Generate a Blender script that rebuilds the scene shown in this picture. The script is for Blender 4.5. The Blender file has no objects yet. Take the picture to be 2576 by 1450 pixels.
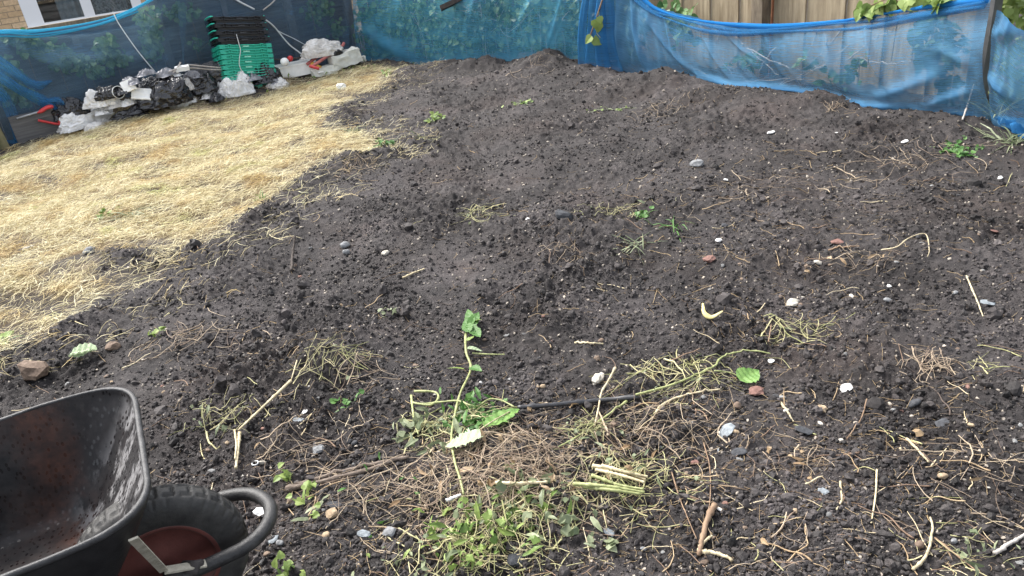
import bpy, math, random
import numpy as np
from mathutils import Matrix, Vector

random.seed(7)
rng = np.random.default_rng(11)
sc = bpy.context.scene
COL = sc.collection

# ------------------------------------------------------------------ camera
FPX, CAMH, PITCH, ROLL = 1910.0, 1.65, math.radians(26.7), math.radians(7.3)
_F = np.array([0, math.cos(PITCH), -math.sin(PITCH)])
_R0 = np.array([1, 0, 0.0]); _U0 = np.array([0, math.sin(PITCH), math.cos(PITCH)])
_R = math.cos(ROLL)*_R0 - math.sin(ROLL)*_U0
_U = math.cos(ROLL)*_U0 + math.sin(ROLL)*_R0
CAM = np.array([0, 0, CAMH])
cd = bpy.data.cameras.new('camera'); cam = bpy.data.objects.new('camera', cd); COL.objects.link(cam)
cd.sensor_width = 36; cd.lens = 36*FPX/2576; cd.clip_start = 0.05; cd.clip_end = 400
cam.matrix_world = Matrix(((_R[0], _U[0], -_F[0], 0), (_R[1], _U[1], -_F[1], 0), (_R[2], _U[2], -_F[2], CAMH), (0, 0, 0, 1)))
sc.camera = cam

# ------------------------------------------------------------------ light
SUN_EL, SUN_AZ = math.radians(52), math.radians(-48)      # azimuth measured from +Y towards +X
w = bpy.data.worlds.new('World'); sc.world = w; w.use_nodes = True
nt = w.node_tree; bg = nt.nodes['Background']
sky = nt.nodes.new('ShaderNodeTexSky'); sky.sky_type = 'NISHITA'; sky.sun_disc = False
sky.sun_elevation = SUN_EL; sky.sun_rotation = SUN_AZ; sky.dust_density = 4; sky.air_density = 1.0
hs = nt.nodes.new('ShaderNodeHueSaturation'); hs.inputs['Saturation'].default_value = 0.35
nt.links.new(sky.outputs[0], hs.inputs['Color']); nt.links.new(hs.outputs[0], bg.inputs[0])
bg.inputs[1].default_value = 0.15
sl = bpy.data.lights.new('sun', 'SUN'); sl.energy = 1.6; sl.angle = math.radians(18); sl.color = (1, 0.97, 0.92)
so = bpy.data.objects.new('sun', sl); COL.objects.link(so)
sd_ = Vector((math.sin(SUN_AZ)*math.cos(SUN_EL), math.cos(SUN_AZ)*math.cos(SUN_EL), math.sin(SUN_EL)))
so.rotation_euler = (-sd_).to_track_quat('-Z', 'Y').to_euler()
sc.view_settings.view_transform = 'Standard'; sc.view_settings.look = 'None'
sc.view_settings.exposure = 1.62; sc.view_settings.gamma = 1
sc.render.engine = 'CYCLES'
sc.cycles.use_denoising = True; sc.cycles.transparent_max_bounces = 16; sc.cycles.max_bounces = 6

# ------------------------------------------------------------------ noise
def _h(ix, iy, iz, seed):
    n = (ix*374761393 + iy*668265263 + iz*2147483647 + seed*144269504) & 0xFFFFFFFF
    n = ((n ^ (n >> 13))*1274126177) & 0xFFFFFFFF
    n = ((n ^ (n >> 16))*2246822519) & 0xFFFFFFFF
    return ((n ^ (n >> 15)) & 0xFFFF)/65535.0*2-1
def n2(x, y, seed=0):
    x = np.asarray(x, float); y = np.asarray(y, float)
    x0 = np.floor(x); y0 = np.floor(y); fx = x-x0; fy = y-y0
    ix = x0.astype(np.int64); iy = y0.astype(np.int64)
    u = fx*fx*fx*(fx*(fx*6-15)+10); v = fy*fy*fy*(fy*(fy*6-15)+10)
    def g(dx, dy):
        a = _h(ix+dx, iy+dy, 3, seed)*math.pi
        return np.cos(a)*(fx-dx)+np.sin(a)*(fy-dy)
    return 1.4*((g(0, 0)*(1-u)+g(1, 0)*u)*(1-v)+(g(0, 1)*(1-u)+g(1, 1)*u)*v)
def n3(x, y, z, seed=0):
    x0 = np.floor(x); y0 = np.floor(y); z0 = np.floor(z); fx = x-x0; fy = y-y0; fz = z-z0
    ix = x0.astype(np.int64); iy = y0.astype(np.int64); iz = z0.astype(np.int64)
    u, v, w_ = [t*t*(3-2*t) for t in (fx, fy, fz)]
    r = 0
    for a in (0, 1):
        for b in (0, 1):
            for c in (0, 1):
                r = r+_h(ix+a, iy+b, iz+c, seed)*(u if a else 1-u)*(v if b else 1-v)*(w_ if c else 1-w_)
    return r

# ------------------------------------------------------------------ mapping photo directions to the ground
def rays(px, py):
    px = np.asarray(px, float)[..., None]; py = np.asarray(py, float)[..., None]
    return _F*FPX+_R*(px-1288)-_U*(py-725)
def flat(px, py, z=0.0):
    d = rays(px, py); return CAM+d*((z-CAMH)/d[..., 2])[..., None]
def proj(P):
    d = np.asarray(P, float)-CAM; k = d@_F
    return 1288+FPX*(d@_R)/k, 725-FPX*(d@_U)/k, k
def onplane(px, py, a, b, off=0.0):
    a = np.array([a[0], a[1]]); b = np.array([b[0], b[1]]); t = (b-a)/np.linalg.norm(b-a)
    n = np.array([t[1], -t[0]]); a = a+n*off
    d = rays(px, py); k = ((a-CAM[:2])@n)/(d[..., :2]@n)
    return CAM+d*np.asarray(k)[..., None]

# straw covered lawn outline
LAWN = flat(*np.array([(-300, 520), (0, 388), (160, 335), (400, 272), (640, 240), (720, 208), (850, 190), (960, 168), (1010, 176), (965, 215), (890, 240), (845, 272),
    (815, 318), (850, 342), (905, 338), (930, 362), (1010, 372), (930, 392), (850, 412), (745, 458), (655, 500), (605, 560), (560, 602), (420, 622), (262, 655),
    (270, 690), (400, 690), (330, 742), (225, 795), (100, 835), (-20, 880), (-300, 960)], float).T)[:, :2]
def lawn_sd(x, y):
    """signed distance to the lawn outline, positive inside"""
    x = np.asarray(x, float); y = np.asarray(y, float)
    d = np.full(x.shape, 1e9); ins = np.zeros(x.shape, bool)
    n = len(LAWN)
    for i in range(n):
        a = LAWN[i]; b = LAWN[(i+1) % n]; e = b-a
        t = np.clip(((x-a[0])*e[0]+(y-a[1])*e[1])/(e@e), 0, 1)
        d = np.minimum(d, np.hypot(x-a[0]-t*e[0], y-a[1]-t*e[1]))
        c = ((a[1] > y) != (b[1] > y)) & (x < e[0]*(y-a[1])/(e[1] if abs(e[1]) > 1e-9 else 1e-9)+a[0])
        ins ^= c
    return np.where(ins, d, -d)

HEAPS = []
for px, py, r, h in [(1370, 178, .40, .11), (1330, 160, .2, .06), (1400, 165, .16, .05), (1215, 168, .30, .09), (1222, 150, .1, .07), (1130, 172, .35, .07), (1480, 190, .35, .08), (1690, 215, .22, .08), (1675, 205, .12, .05), (1600, 212, .35, .07), (1850, 250, .5, .06),
                     (2060, 272, .22, .07), (1960, 268, .4, .04), (2400, 322, .35, .07), (2250, 300, .4, .05), (1550, 600, .20, .06), (700, 735, .25, .05), (620, 700, .15, .03), (880, 415, .14, .05), (560, 640, .2, .03),
                     (1000, 420, .2, .04), (850, 920, .16, .05), (1240, 1150, .22, .03), (1280, 1340, .2, .03), (2300, 640, .4, .04), (1900, 640, .4, .03),
                     (1245, 742, .07, -.05), (850, 985, .075, -.06), (690, 750, .12, -.04), (500, 1120, .15, -.03), (2200, 1020, .25, -.03),
                     (405, 268, .34, .20), (330, 290, .26, .13), (505, 248, .34, .17), (575, 236, .3, .10), (265, 302, .22, .08), (635, 218, .50, .25), (740, 185, .4, .04)]:
    p = flat(px, py); HEAPS.append((p[0], p[1], r, h))
def H(x, y, sd=None, fine=True):
    x = np.asarray(x, float); y = np.asarray(y, float)
    if sd is None: sd = lawn_sd(x, y)
    z = .055*n2(x/1.1, y/1.1, 1)+.03*n2(x/.45, y/.45, 2)
    for hx, hy, r, h in HEAPS:
        q = ((x-hx)**2+(y-hy)**2)/(r*r)
        z = z+h*np.exp(-q*1.4)*(1+(.55*n2(x/.13+hx, y/.13, 33) if h > .06 else 0))
    soil = np.clip(.5-sd*6, 0.12, 1)
    edge = np.exp(-((sd+.12)/.12)**2)*.03
    if fine:
        rough = np.clip(.75+1.1*n2(x/.7+9, y/.7, 8), .35, 1.5)
        m = .026*n2(x/.19, y/.19, 3)+.022*np.abs(n2(x/.10, y/.10, 4))
        c = .026*np.maximum(n2(x/.06, y/.06, 12)-.08, 0)+.018*np.maximum(n2(x/.031, y/.031, 5), 0)+.011*np.maximum(n2(x/.017, y/.017, 6)+.05, 0)+.006*n2(x/.0095, y/.0095, 13)
        z = z+soil*rough*(m+c)
    return z+edge
def at(px, py, dz=0.0):
    z = 0.0
    for _ in range(7):
        P = flat(px, py, z); z = float(H(P[0], P[1]))*.7+z*.3
    P[2] = float(H(P[0], P[1]))+dz
    return P
def heap_at(px, py, dz=0.0):
    yb = 368-(px-20)*.2386+7; P = at(px, max(py, yb))
    if py < yb: P[2] += (yb-py)*proj(P)[2]/FPX*1.05
    P[2] += dz; return P
def gz(x, y): return float(H(x, y))

# ------------------------------------------------------------------ mesh helpers
class MB:
    def __init__(s): s.V = []; s.F = []; s.n = 0
    def add(s, V, F):
        V = np.asarray(V, float).reshape(-1, 3); s.V.append(V)
        if isinstance(F, np.ndarray): F = [F]
        else:
            d = {}
            for f in F: d.setdefault(len(f), []).append(f)
            F = [np.array(v) for v in d.values()]
        for f in F: s.F.append(f+s.n)
        s.n += len(V); return s
    def box(s, c, d, R=None, taper=1.0):
        v = np.array([(x, y, z) for z in (-.5, .5) for y in (-.5, .5) for x in (-.5, .5)])
        v = v*np.array(d); v[4:, :2] *= taper
        if R is not None: v = v@np.asarray(R).T
        return s.add(v+np.array(c), np.array([(0, 2, 3, 1), (4, 5, 7, 6), (0, 1, 5, 4), (2, 6, 7, 3), (0, 4, 6, 2), (1, 3, 7, 5)]))
    def bar(s, a, b, w_, t, up=(0, 0, 1)):
        a = np.array(a, float); b = np.array(b, float); x = b-a; L = np.linalg.norm(x); x /= L
        y = np.cross(up, x); y /= np.linalg.norm(y); z = np.cross(x, y)
        return s.box((a+b)/2, (L, w_, t), np.stack([x, y, z], 1))
    def tube(s, pts, rad, n=8, cap=True, flatten=1.0):
        P = np.asarray(pts, float); K = len(P); T = np.gradient(P, axis=0); T /= np.linalg.norm(T, axis=1)[:, None]+1e-12
        ref = np.array([0, 0, 1.0]) if abs(T[0, 2]) < .9 else np.array([1.0, 0, 0])
        N = np.zeros_like(P); v = np.cross(T[0], ref); v /= np.linalg.norm(v)
        for i in range(K):
            v = v-T[i]*(v@T[i]); v /= np.linalg.norm(v)+1e-12; N[i] = v
        B = np.cross(T, N)*flatten; r = np.broadcast_to(np.asarray(rad, float), (K,))
        a = np.arange(n)*2*math.pi/n
        V = P[:, None]+(N[:, None]*np.cos(a)[None, :, None]+B[:, None]*np.sin(a)[None, :, None])*r[:, None, None]
        i = np.arange(K-1)[:, None]*n; j = np.arange(n)[None]; j2 = (j+1) % n
        F = np.stack([i+j, i+j2, i+n+j2, i+n+j], -1).reshape(-1, 4)
        base = s.n; s.add(V, F)
        if cap:
            s.F.append(np.array([list(range(n-1, -1, -1))])+base); s.F.append(np.array([list(range(n))])+base+(K-1)*n)
        return s
    def grid(s, G, cu=False, cv=False):
        nu, nv = G.shape[:2]; i = np.arange(nu if cu else nu-1); j = np.arange(nv if cv else nv-1)
        I, J = np.meshgrid(i, j, indexing='ij'); I2 = (I+1) % nu; J2 = (J+1) % nv
        return s.add(G.reshape(-1, 3), np.stack([I*nv+J, I2*nv+J, I2*nv+J2, I*nv+J2], -1).reshape(-1, 4))
    def mesh(s, name, loc=(0, 0, 0), smooth=False):
        V = np.concatenate(s.V)-np.array(loc); me = bpy.data.meshes.new(name)
        tot = np.concatenate([np.full(len(f), f.shape[1]) for f in s.F]); lv = np.concatenate([f.ravel() for f in s.F])
        me.vertices.add(len(V)); me.vertices.foreach_set('co', V.astype(np.float32).ravel())
        me.loops.add(len(lv)); me.loops.foreach_set('vertex_index', lv.astype(np.int32))
        me.polygons.add(len(tot)); st = np.concatenate([[0], np.cumsum(tot)[:-1]])
        me.polygons.foreach_set('loop_start', st.astype(np.int32))
        me.update(calc_edges=True); me.validate()
        me.polygons.foreach_set('use_smooth', np.full(len(me.polygons), bool(smooth)))
        return me
    def build(s, name, mat, parent=None, loc=None, smooth=False):
        L = np.zeros(3) if loc is None else np.array(loc, float)
        off = L if parent is None else np.array(parent['_w'])
        me = s.mesh(name, off, smooth); me.materials.append(mat)
        o = bpy.data.objects.new(name, me); COL.objects.link(o)
        if parent is None: o.location = L
        else: o.parent = parent
        o['_w'] = tuple(float(v) for v in off)
        return o
def tag(o, label=None, cat=None, group=None, kind=None):
    if label: o['label'] = label
    if cat: o['category'] = cat
    if group: o['group'] = group
    if kind: o['kind'] = kind
    return o
def thing(name, label, cat, loc=(0, 0, 0), group=None):
    o = bpy.data.objects.new(name, None); COL.objects.link(o); o.location = loc; o['_w'] = tuple(float(v) for v in loc)
    o.empty_display_size = .1
    return tag(o, label, cat, group)
def spline(pts, n=24):
    P = np.asarray(pts, float); K = len(P)
    if K == 2: return P[0]+(P[1]-P[0])*np.linspace(0, 1, n)[:, None]
    Q = np.vstack([2*P[0]-P[1], P, 2*P[-1]-P[-2]]); t = np.linspace(0, K-1-1e-6, n); i = t.astype(int); f = (t-i)[:, None]
    a, b, c, d = Q[i], Q[i+1], Q[i+2], Q[i+3]
    return .5*(2*b+(c-a)*f+(2*a-5*b+4*c-d)*f**2+(3*b-a-3*c+d)*f**3)
def rotz(a): c, s_ = math.cos(a), math.sin(a); return np.array([(c, -s_, 0), (s_, c, 0), (0, 0, 1.0)])
def rotx(a): c, s_ = math.cos(a), math.sin(a); return np.array([(1.0, 0, 0), (0, c, -s_), (0, s_, c)])
def roty(a): c, s_ = math.cos(a), math.sin(a); return np.array([(c, 0, s_), (0, 1.0, 0), (-s_, 0, c)])
def batch_tubes(P, rad, sides=3):
    """P (N,K,3), rad (N,K)"""
    N, K = P.shape[:2]; T = np.gradient(P, axis=1); T /= np.linalg.norm(T, axis=2, keepdims=True)+1e-9
    S = np.cross(T, np.array([0, 0, 1.0])); S /= np.linalg.norm(S, axis=2, keepdims=True)+1e-9; B = np.cross(S, T)
    a = np.arange(sides)*2*math.pi/sides+.5
    V = P[:, :, None]+rad[:, :, None, None]*(S[:, :, None]*np.cos(a)[:, None]+B[:, :, None]*np.sin(a)[:, None])
    base = np.arange(N)[:, None, None]*K*sides; i = np.arange(K-1)[None, :, None]*sides; j = np.arange(sides)[None, None]; j2 = (j+1) % sides
    F = np.stack([base+i+j, base+i+j2, base+i+sides+j2, base+i+sides+j], -1).reshape(-1, 4)
    return V.reshape(-1, 3), F
def batch_ribbons(P, wid, tilt):
    N, K = P.shape[:2]; T = np.gradient(P, axis=1); T /= np.linalg.norm(T, axis=2, keepdims=True)+1e-9
    S = np.cross(T, np.array([0, 0, 1.0])); S /= np.linalg.norm(S, axis=2, keepdims=True)+1e-9; B = np.cross(S, T)
    D = (S*np.cos(tilt)[:, None, None]+B*np.sin(tilt)[:, None, None])*wid[:, :, None]
    V = np.stack([P-D, P+D], 2).reshape(-1, 3)
    base = np.arange(N)[:, None]*K*2; i = np.arange(K-1)[None]*2
    return V, np.stack([base+i, base+i+1, base+i+3, base+i+2], -1).reshape(-1, 4)
def ico(sub=0):
    t = (1+5**.5)/2
    V = [(-1, t, 0), (1, t, 0), (-1, -t, 0), (1, -t, 0), (0, -1, t), (0, 1, t), (0, -1, -t), (0, 1, -t), (t, 0, -1), (t, 0, 1), (-t, 0, -1), (-t, 0, 1)]
    F = [(0, 11, 5), (0, 5, 1), (0, 1, 7), (0, 7, 10), (0, 10, 11), (1, 5, 9), (5, 11, 4), (11, 10, 2), (10, 7, 6), (7, 1, 8), (3, 9, 4), (3, 4, 2), (3, 2, 6), (3, 6, 8), (3, 8, 9), (4, 9, 5), (2, 4, 11), (6, 2, 10), (8, 6, 7), (9, 8, 1)]
    V = [np.array(v)/np.linalg.norm(v) for v in V]
    for _ in range(sub):
        cache = {}; NF = []
        def mid(a, b):
            k = (min(a, b), max(a, b))
            if k not in cache:
                m = V[a]+V[b]; V.append(m/np.linalg.norm(m)); cache[k] = len(V)-1
            return cache[k]
        for a, b, c in F:
            x, y, z = mid(a, b), mid(b, c), mid(c, a); NF += [(a, x, z), (b, y, x), (c, z, y), (x, y, z)]
        F = NF
    return np.array(V), np.array(F)
def rand_rots(n):
    q = rng.normal(size=(n, 4)); q /= np.linalg.norm(q, axis=1)[:, None]; a, b, c, d = q.T
    return np.stack([np.stack([1-2*(c*c+d*d), 2*(b*c-a*d), 2*(b*d+a*c)], -1), np.stack([2*(b*c+a*d), 1-2*(b*b+d*d), 2*(c*d-a*b)], -1), np.stack([2*(b*d-a*c), 2*(c*d+a*b), 1-2*(b*b+c*c)], -1)], 1)
def scatter(templ, F, P, Rm, S):
    """copies of template verts (m,3) at P (N,3) with rotations (N,3,3) and sizes (N,3)"""
    V = np.einsum('nij,nmj->nmi', Rm, templ[None]*S[:, None, :])+P[:, None]
    m = len(templ); return V.reshape(-1, 3), (F[None]+np.arange(len(P))[:, None, None]*m).reshape(-1, F.shape[1])

# ------------------------------------------------------------------ materials
def newmat(name):
    m = bpy.data.materials.new(name); m.use_nodes = True; n = m.node_tree; b = n.nodes['Principled BSDF']; return m, n, b
def ramp(n, src, stops):
    r = n.nodes.new('ShaderNodeValToRGB'); e = r.color_ramp.elements
    while len(e) < len(stops): e.new(.5)
    for k, (p, c) in enumerate(stops): e[k].position = p; e[k].color = (*c, 1) if len(c) == 3 else c
    n.links.new(src, r.inputs[0]); return r.outputs[0]
def noise(n, scale, detail=4, rough=.6, coord='Object', stretch=None):
    t = n.nodes.new('ShaderNodeTexCoord'); s = n.nodes.new('ShaderNodeTexNoise')
    s.inputs['Scale'].default_value = scale; s.inputs['Detail'].default_value = detail; s.inputs['Roughness'].default_value = rough
    v = t.outputs[coord]
    if stretch:
        mp = n.nodes.new('ShaderNodeMapping'); mp.inputs['Scale'].default_value = stretch; n.links.new(v, mp.inputs[0]); v = mp.outputs[0]
    n.links.new(v, s.inputs['Vector']); return s.outputs['Fac']
def mixc(n, fac, a, b, mode='MIX'):
    m = n.nodes.new('ShaderNodeMix'); m.data_type = 'RGBA'; m.blend_type = mode
    for k, v in ((0, fac), (6, a), (7, b)):
        if isinstance(v, bpy.types.NodeSocket): n.links.new(v, m.inputs[k])
        elif k == 0: m.inputs[0].default_value = v
        else: m.inputs[k].default_value = (*v, 1)
    return m.outputs[2]
def bump(n, b, h, strength=.3, dist=.01):
    u = n.nodes.new('ShaderNodeBump'); u.inputs['Strength'].default_value = strength; u.inputs['Distance'].default_value = dist
    n.links.new(h, u.inputs['Height']); n.links.new(u.outputs[0], b.inputs['Normal'])
def mat(name, c1, c2=None, scale=20, rough=.7, spec=.4, bmp=0, bscale=None, stretch=None, by='noise', detail=4, bdist=.01, metal=0, trans=0):
    """two-colour material; by = noise | island | object"""
    m, n, b = newmat(name)
    b.inputs['Roughness'].default_value = rough; b.inputs['Specular IOR Level'].default_value = spec; b.inputs['Metallic'].default_value = metal
    if c2 is None: b.inputs['Base Color'].default_value = (*c1, 1)
    else:
        if by == 'noise': f = noise(n, scale, detail, stretch=stretch); f = ramp(n, f, [(.3, c1), (.7, c2)])
        elif by == 'island':
            g = n.nodes.new('ShaderNodeNewGeometry'); f = ramp(n, g.outputs['Random Per Island'], [(0, c1), (1, c2)])
        else:
            g = n.nodes.new('ShaderNodeObjectInfo'); f = ramp(n, g.outputs['Random'], [(0, c1), (1, c2)])
            k = noise(n, scale, 5); k = ramp(n, k, [(.25, (.6,)*3), (.75, (1.3,)*3)]); f = mixc(n, 1.0, f, k, 'MULTIPLY')
        n.links.new(f, b.inputs['Base Color'])
    if bmp: bump(n, b, noise(n, bscale or scale*3, 6, .65, stretch=stretch), bmp, bdist)
    if trans:
        o = n.nodes['Material Output']; t = n.nodes.new('ShaderNodeBsdfTranslucent'); x = n.nodes.new('ShaderNodeMixShader'); x.inputs[0].default_value = trans
        if c2 is None: t.inputs[0].default_value = (*c1, 1)
        else: n.links.new(f, t.inputs[0])
        n.links.new(b.outputs[0], x.inputs[1]); n.links.new(t.outputs[0], x.inputs[2]); n.links.new(x.outputs[0], o.inputs[0])
    return m
M = {}
def damp(n): return ramp(n, noise(n, 1.9, 5, .6), [(.36, (.62, .60, .60)), (.5, (1, 1, 1)), (.64, (1.5, 1.5, 1.52))])
def soil_material():
    m, n, b = newmat('soil')
    f = noise(n, 14, 12, .82); c = ramp(n, f, [(.28, (.015, .0135, .0135)), (.5, (.033, .029, .0285)), (.62, (.050, .0435, .042)), (.76, (.080, .069, .065))])
    g = noise(n, 1.3, 3); red = ramp(n, g, [(.5, (0, 0, 0)), (.75, (1, 1, 1))]); c = mixc(n, red, c, mixc(n, .5, c, (.050, .034, .028)))
    fl = noise(n, 330, 2, .5); sp = ramp(n, fl, [(.70, (0, 0, 0)), (.74, (1, 1, 1))]); c = mixc(n, sp, c, (.14, .125, .115))
    c = mixc(n, 1, c, damp(n), 'MULTIPLY')
    a = n.nodes.new('ShaderNodeAttribute'); a.attribute_name = 'thatch'
    st = ramp(n, noise(n, 26, 6, .7), [(.3, (.13, .088, .05)), (.7, (.34, .25, .13))])
    c = mixc(n, a.outputs['Fac'], c, st)
    n.links.new(c, b.inputs['Base Color'])
    b.inputs['Roughness'].default_value = .8; b.inputs['Specular IOR Level'].default_value = .3
    bump(n, b, noise(n, 120, 10, .8), 1.0, .009); return m
M['soil'] = soil_material()
M['clod'] = mat('soil_crumb', (.013, .0118, .0115), (.060, .052, .050), by='island', rough=.75, spec=.35, bmp=.5, bscale=200, bdist=.003)
_n = M['clod'].node_tree; _b = _n.nodes['Principled BSDF']; _l = _b.inputs['Base Color'].links[0].from_socket; _n.links.new(mixc(_n, 1, _l, damp(_n), 'MULTIPLY'), _b.inputs['Base Color'])
def straw_material():
    m, n, b = newmat('dry_grass'); g = n.nodes.new('ShaderNodeNewGeometry'); c = ramp(n, g.outputs['Random Per Island'], [(0, (.25, .19, .10)), (.3, (.48, .41, .23)), (.8, (.67, .60, .37)), (1, (.77, .73, .52))])
    p = ramp(n, noise(n, 2.6, 4), [(.36, (.82, .70, .52)), (.47, (1, 1, 1)), (.60, (1, 1, 1)), (.72, (.86, .97, .62))]); c = mixc(n, 1, c, p, 'MULTIPLY'); L = n.links
    L.new(c, b.inputs['Base Color']); b.inputs['Roughness'].default_value = .6; b.inputs['Specular IOR Level'].default_value = .3
    t = n.nodes.new('ShaderNodeBsdfTranslucent'); L.new(c, t.inputs[0]); x = n.nodes.new('ShaderNodeMixShader'); x.inputs[0].default_value = .2; L.new(b.outputs[0], x.inputs[1]); L.new(t.outputs[0], x.inputs[2]); L.new(x.outputs[0], n.nodes['Material Output'].inputs[0]); return m
M['straw'] = straw_material()
M['litter'] = mat('dry_litter', (.10, .06, .035), (.46, .34, .19), by='island', rough=.65, spec=.3)
M['grit'] = mat('grit', (.05, .044, .04), (.40, .345, .28), by='island', rough=.6, spec=.4)

# ------------------------------------------------------------------ ground
def build_ground():
    na, nr = 1150, 1250
    th = np.linspace(math.radians(-52), math.radians(50), na); y0 = -1.3
    r = np.exp(np.linspace(math.log(1.9), math.log(14.5), nr)); r = np.concatenate([r, [18, 26, 45, 90, 160]])
    Rr, Th = np.meshgrid(r, th, indexing='ij'); X = Rr*np.sin(Th); Y = y0+Rr*np.cos(Th)
    sd = lawn_sd(X, Y); Z = H(X, Y, sd)
    far = np.clip((Rr-13)/3, 0, 1); Z = Z*(1-far)-.05*far
    mb = MB().grid(np.stack([X, Y, Z], -1)[:, ::-1])
    # rear apron behind the camera
    mb.add([(-160, -160, -.12), (160, -160, -.12), (160, 160, -.12), (-160, 160, -.12)], np.array([(0, 1, 2, 3)]))
    o = mb.build('ground', M['soil'], smooth=True); tag(o, 'dark freshly dug soil of the garden plot', kind='structure')
    wob = .16*n2(X/.22, Y/.22, 21)+.10*n2(X/.08, Y/.08, 22)+.2*n2(X/.6, Y/.6, 23)
    th_ = (np.clip((sd+wob*.9)*4+.1, 0, 1)*np.clip(.75+1.0*n2(X/.30, Y/.22, 24), .15, 1)*(1-np.clip((5.3-Y)/1.3, 0, 1)*.9*np.clip(.62+1.7*n2(X/.45, Y/.22, 27), 0, 1)*np.clip(1.5-sd*.8, .2, 1)))[:, ::-1].ravel(); th_ = np.concatenate([th_*.9, np.zeros(4)])
    at_ = o.data.attributes.new('thatch', 'FLOAT', 'POINT'); at_.data.foreach_set('value', th_.astype(np.float32))
build_ground()

def sample_polar(n, rmin, rmax, amin=-50, amax=50, p=0.0):
    """log radial samples: even in the picture-ish sense, real positions on the ground"""
    u = rng.random(n); r = np.exp(math.log(rmin)+u*(math.log(rmax)-math.log(rmin))); a = np.radians(amin+rng.random(n)*(amax-amin))
    return r*np.sin(a), r*np.cos(a), r
FENCE_IN = None
def inside_plot(x, y):
    ok = np.ones(np.shape(x), bool)
    for a, b in zip(PLOT[:-1], PLOT[1:]):
        t = (b-a)/np.linalg.norm(b-a); n = np.array([t[1], -t[0]]); ok &= ((x-a[0])*n[0]+(y-a[1])*n[1]) > .05
    return ok
cA = flat(20, 365)[:2]; cC = flat(900, 155)[:2]; cD = flat(1560, 168)[:2]; cE = flat(2560, 325)[:2]
cA0 = cA-(cC-cA)/np.linalg.norm(cC-cA)*2.2; cE1 = cE+(cE-cD)/np.linalg.norm(cE-cD)*1.8
PLOT = [cA0, cC, cD, cE1]

# crumbs and clods of earth
def build_clods():
    T = []
    for k in range(6):
        V, F = ico(0); V = V*(1+.35*rng.normal(size=(12, 1))).clip(.5, 1.5); T.append((V, F))
    T2 = []
    for k in range(6):
        V, F = ico(1); V = V*(1+.45*n3(V[:, 0]*1.3+k*7, V[:, 1]*1.3, V[:, 2]*1.3, 5)[:, None]+.12*rng.normal(size=(len(V), 1))); T2.append((V, F))
    mb = MB()
    def put(n, rmin, rmax, smin, smax, TT, clump):
        x, y, r = sample_polar(n, rmin, rmax)
        k = n2(x/.5, y/.5, 8)+.7*n2(x/.16, y/.16, 31); keep = (k+.5*rng.normal(size=len(x)) > clump) & (lawn_sd(x, y) < .03) & inside_plot(x, y); x = x[keep]; y = y[keep]; r = r[keep]
        s = smin*np.exp(rng.random(len(x))**2.2*math.log(smax/smin)); z = H(x, y)
        P = np.stack([x, y, z+s*.25], -1); S = np.stack([s, s*rng.uniform(.7, 1.1, len(s)), s*rng.uniform(.55, .9, len(s))], -1); Rm = rand_rots(len(x))
        for i in range(6): mb.add(*scatter(TT[i][0], TT[i][1], P[i::6], Rm[i::6], S[i::6]))
    put(230000, 1.35, 10, .0022, .0105, T, -.25); put(20000, 1.35, 9.8, .0055, .019, T2, .12); put(900, 2.2, 9.8, .016, .036, T2, .4)
    tag(mb.build('soil_crumbs', M['clod']), 'loose crumbs and clods of dark earth', kind='stuff')
    mb = MB(); x, y, r = sample_polar(20000, 1.35, 10); keep = (lawn_sd(x, y) < -.02) & inside_plot(x, y); x, y, r = x[keep], y[keep], r[keep]
    s = .0013*np.exp(rng.random(len(x))**2*1.7)*np.clip((r/3)**.5, .8, 1.7); P = np.stack([x, y, H(x, y)+s*.5], -1)
    mb.add(*scatter(*T[0], P, rand_rots(len(x)), np.stack([s, s, s*.7], -1)))
    tag(mb.build('gravel', M['grit']), 'fine pale grit mixed into the soil', kind='stuff')
build_clods()

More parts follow.
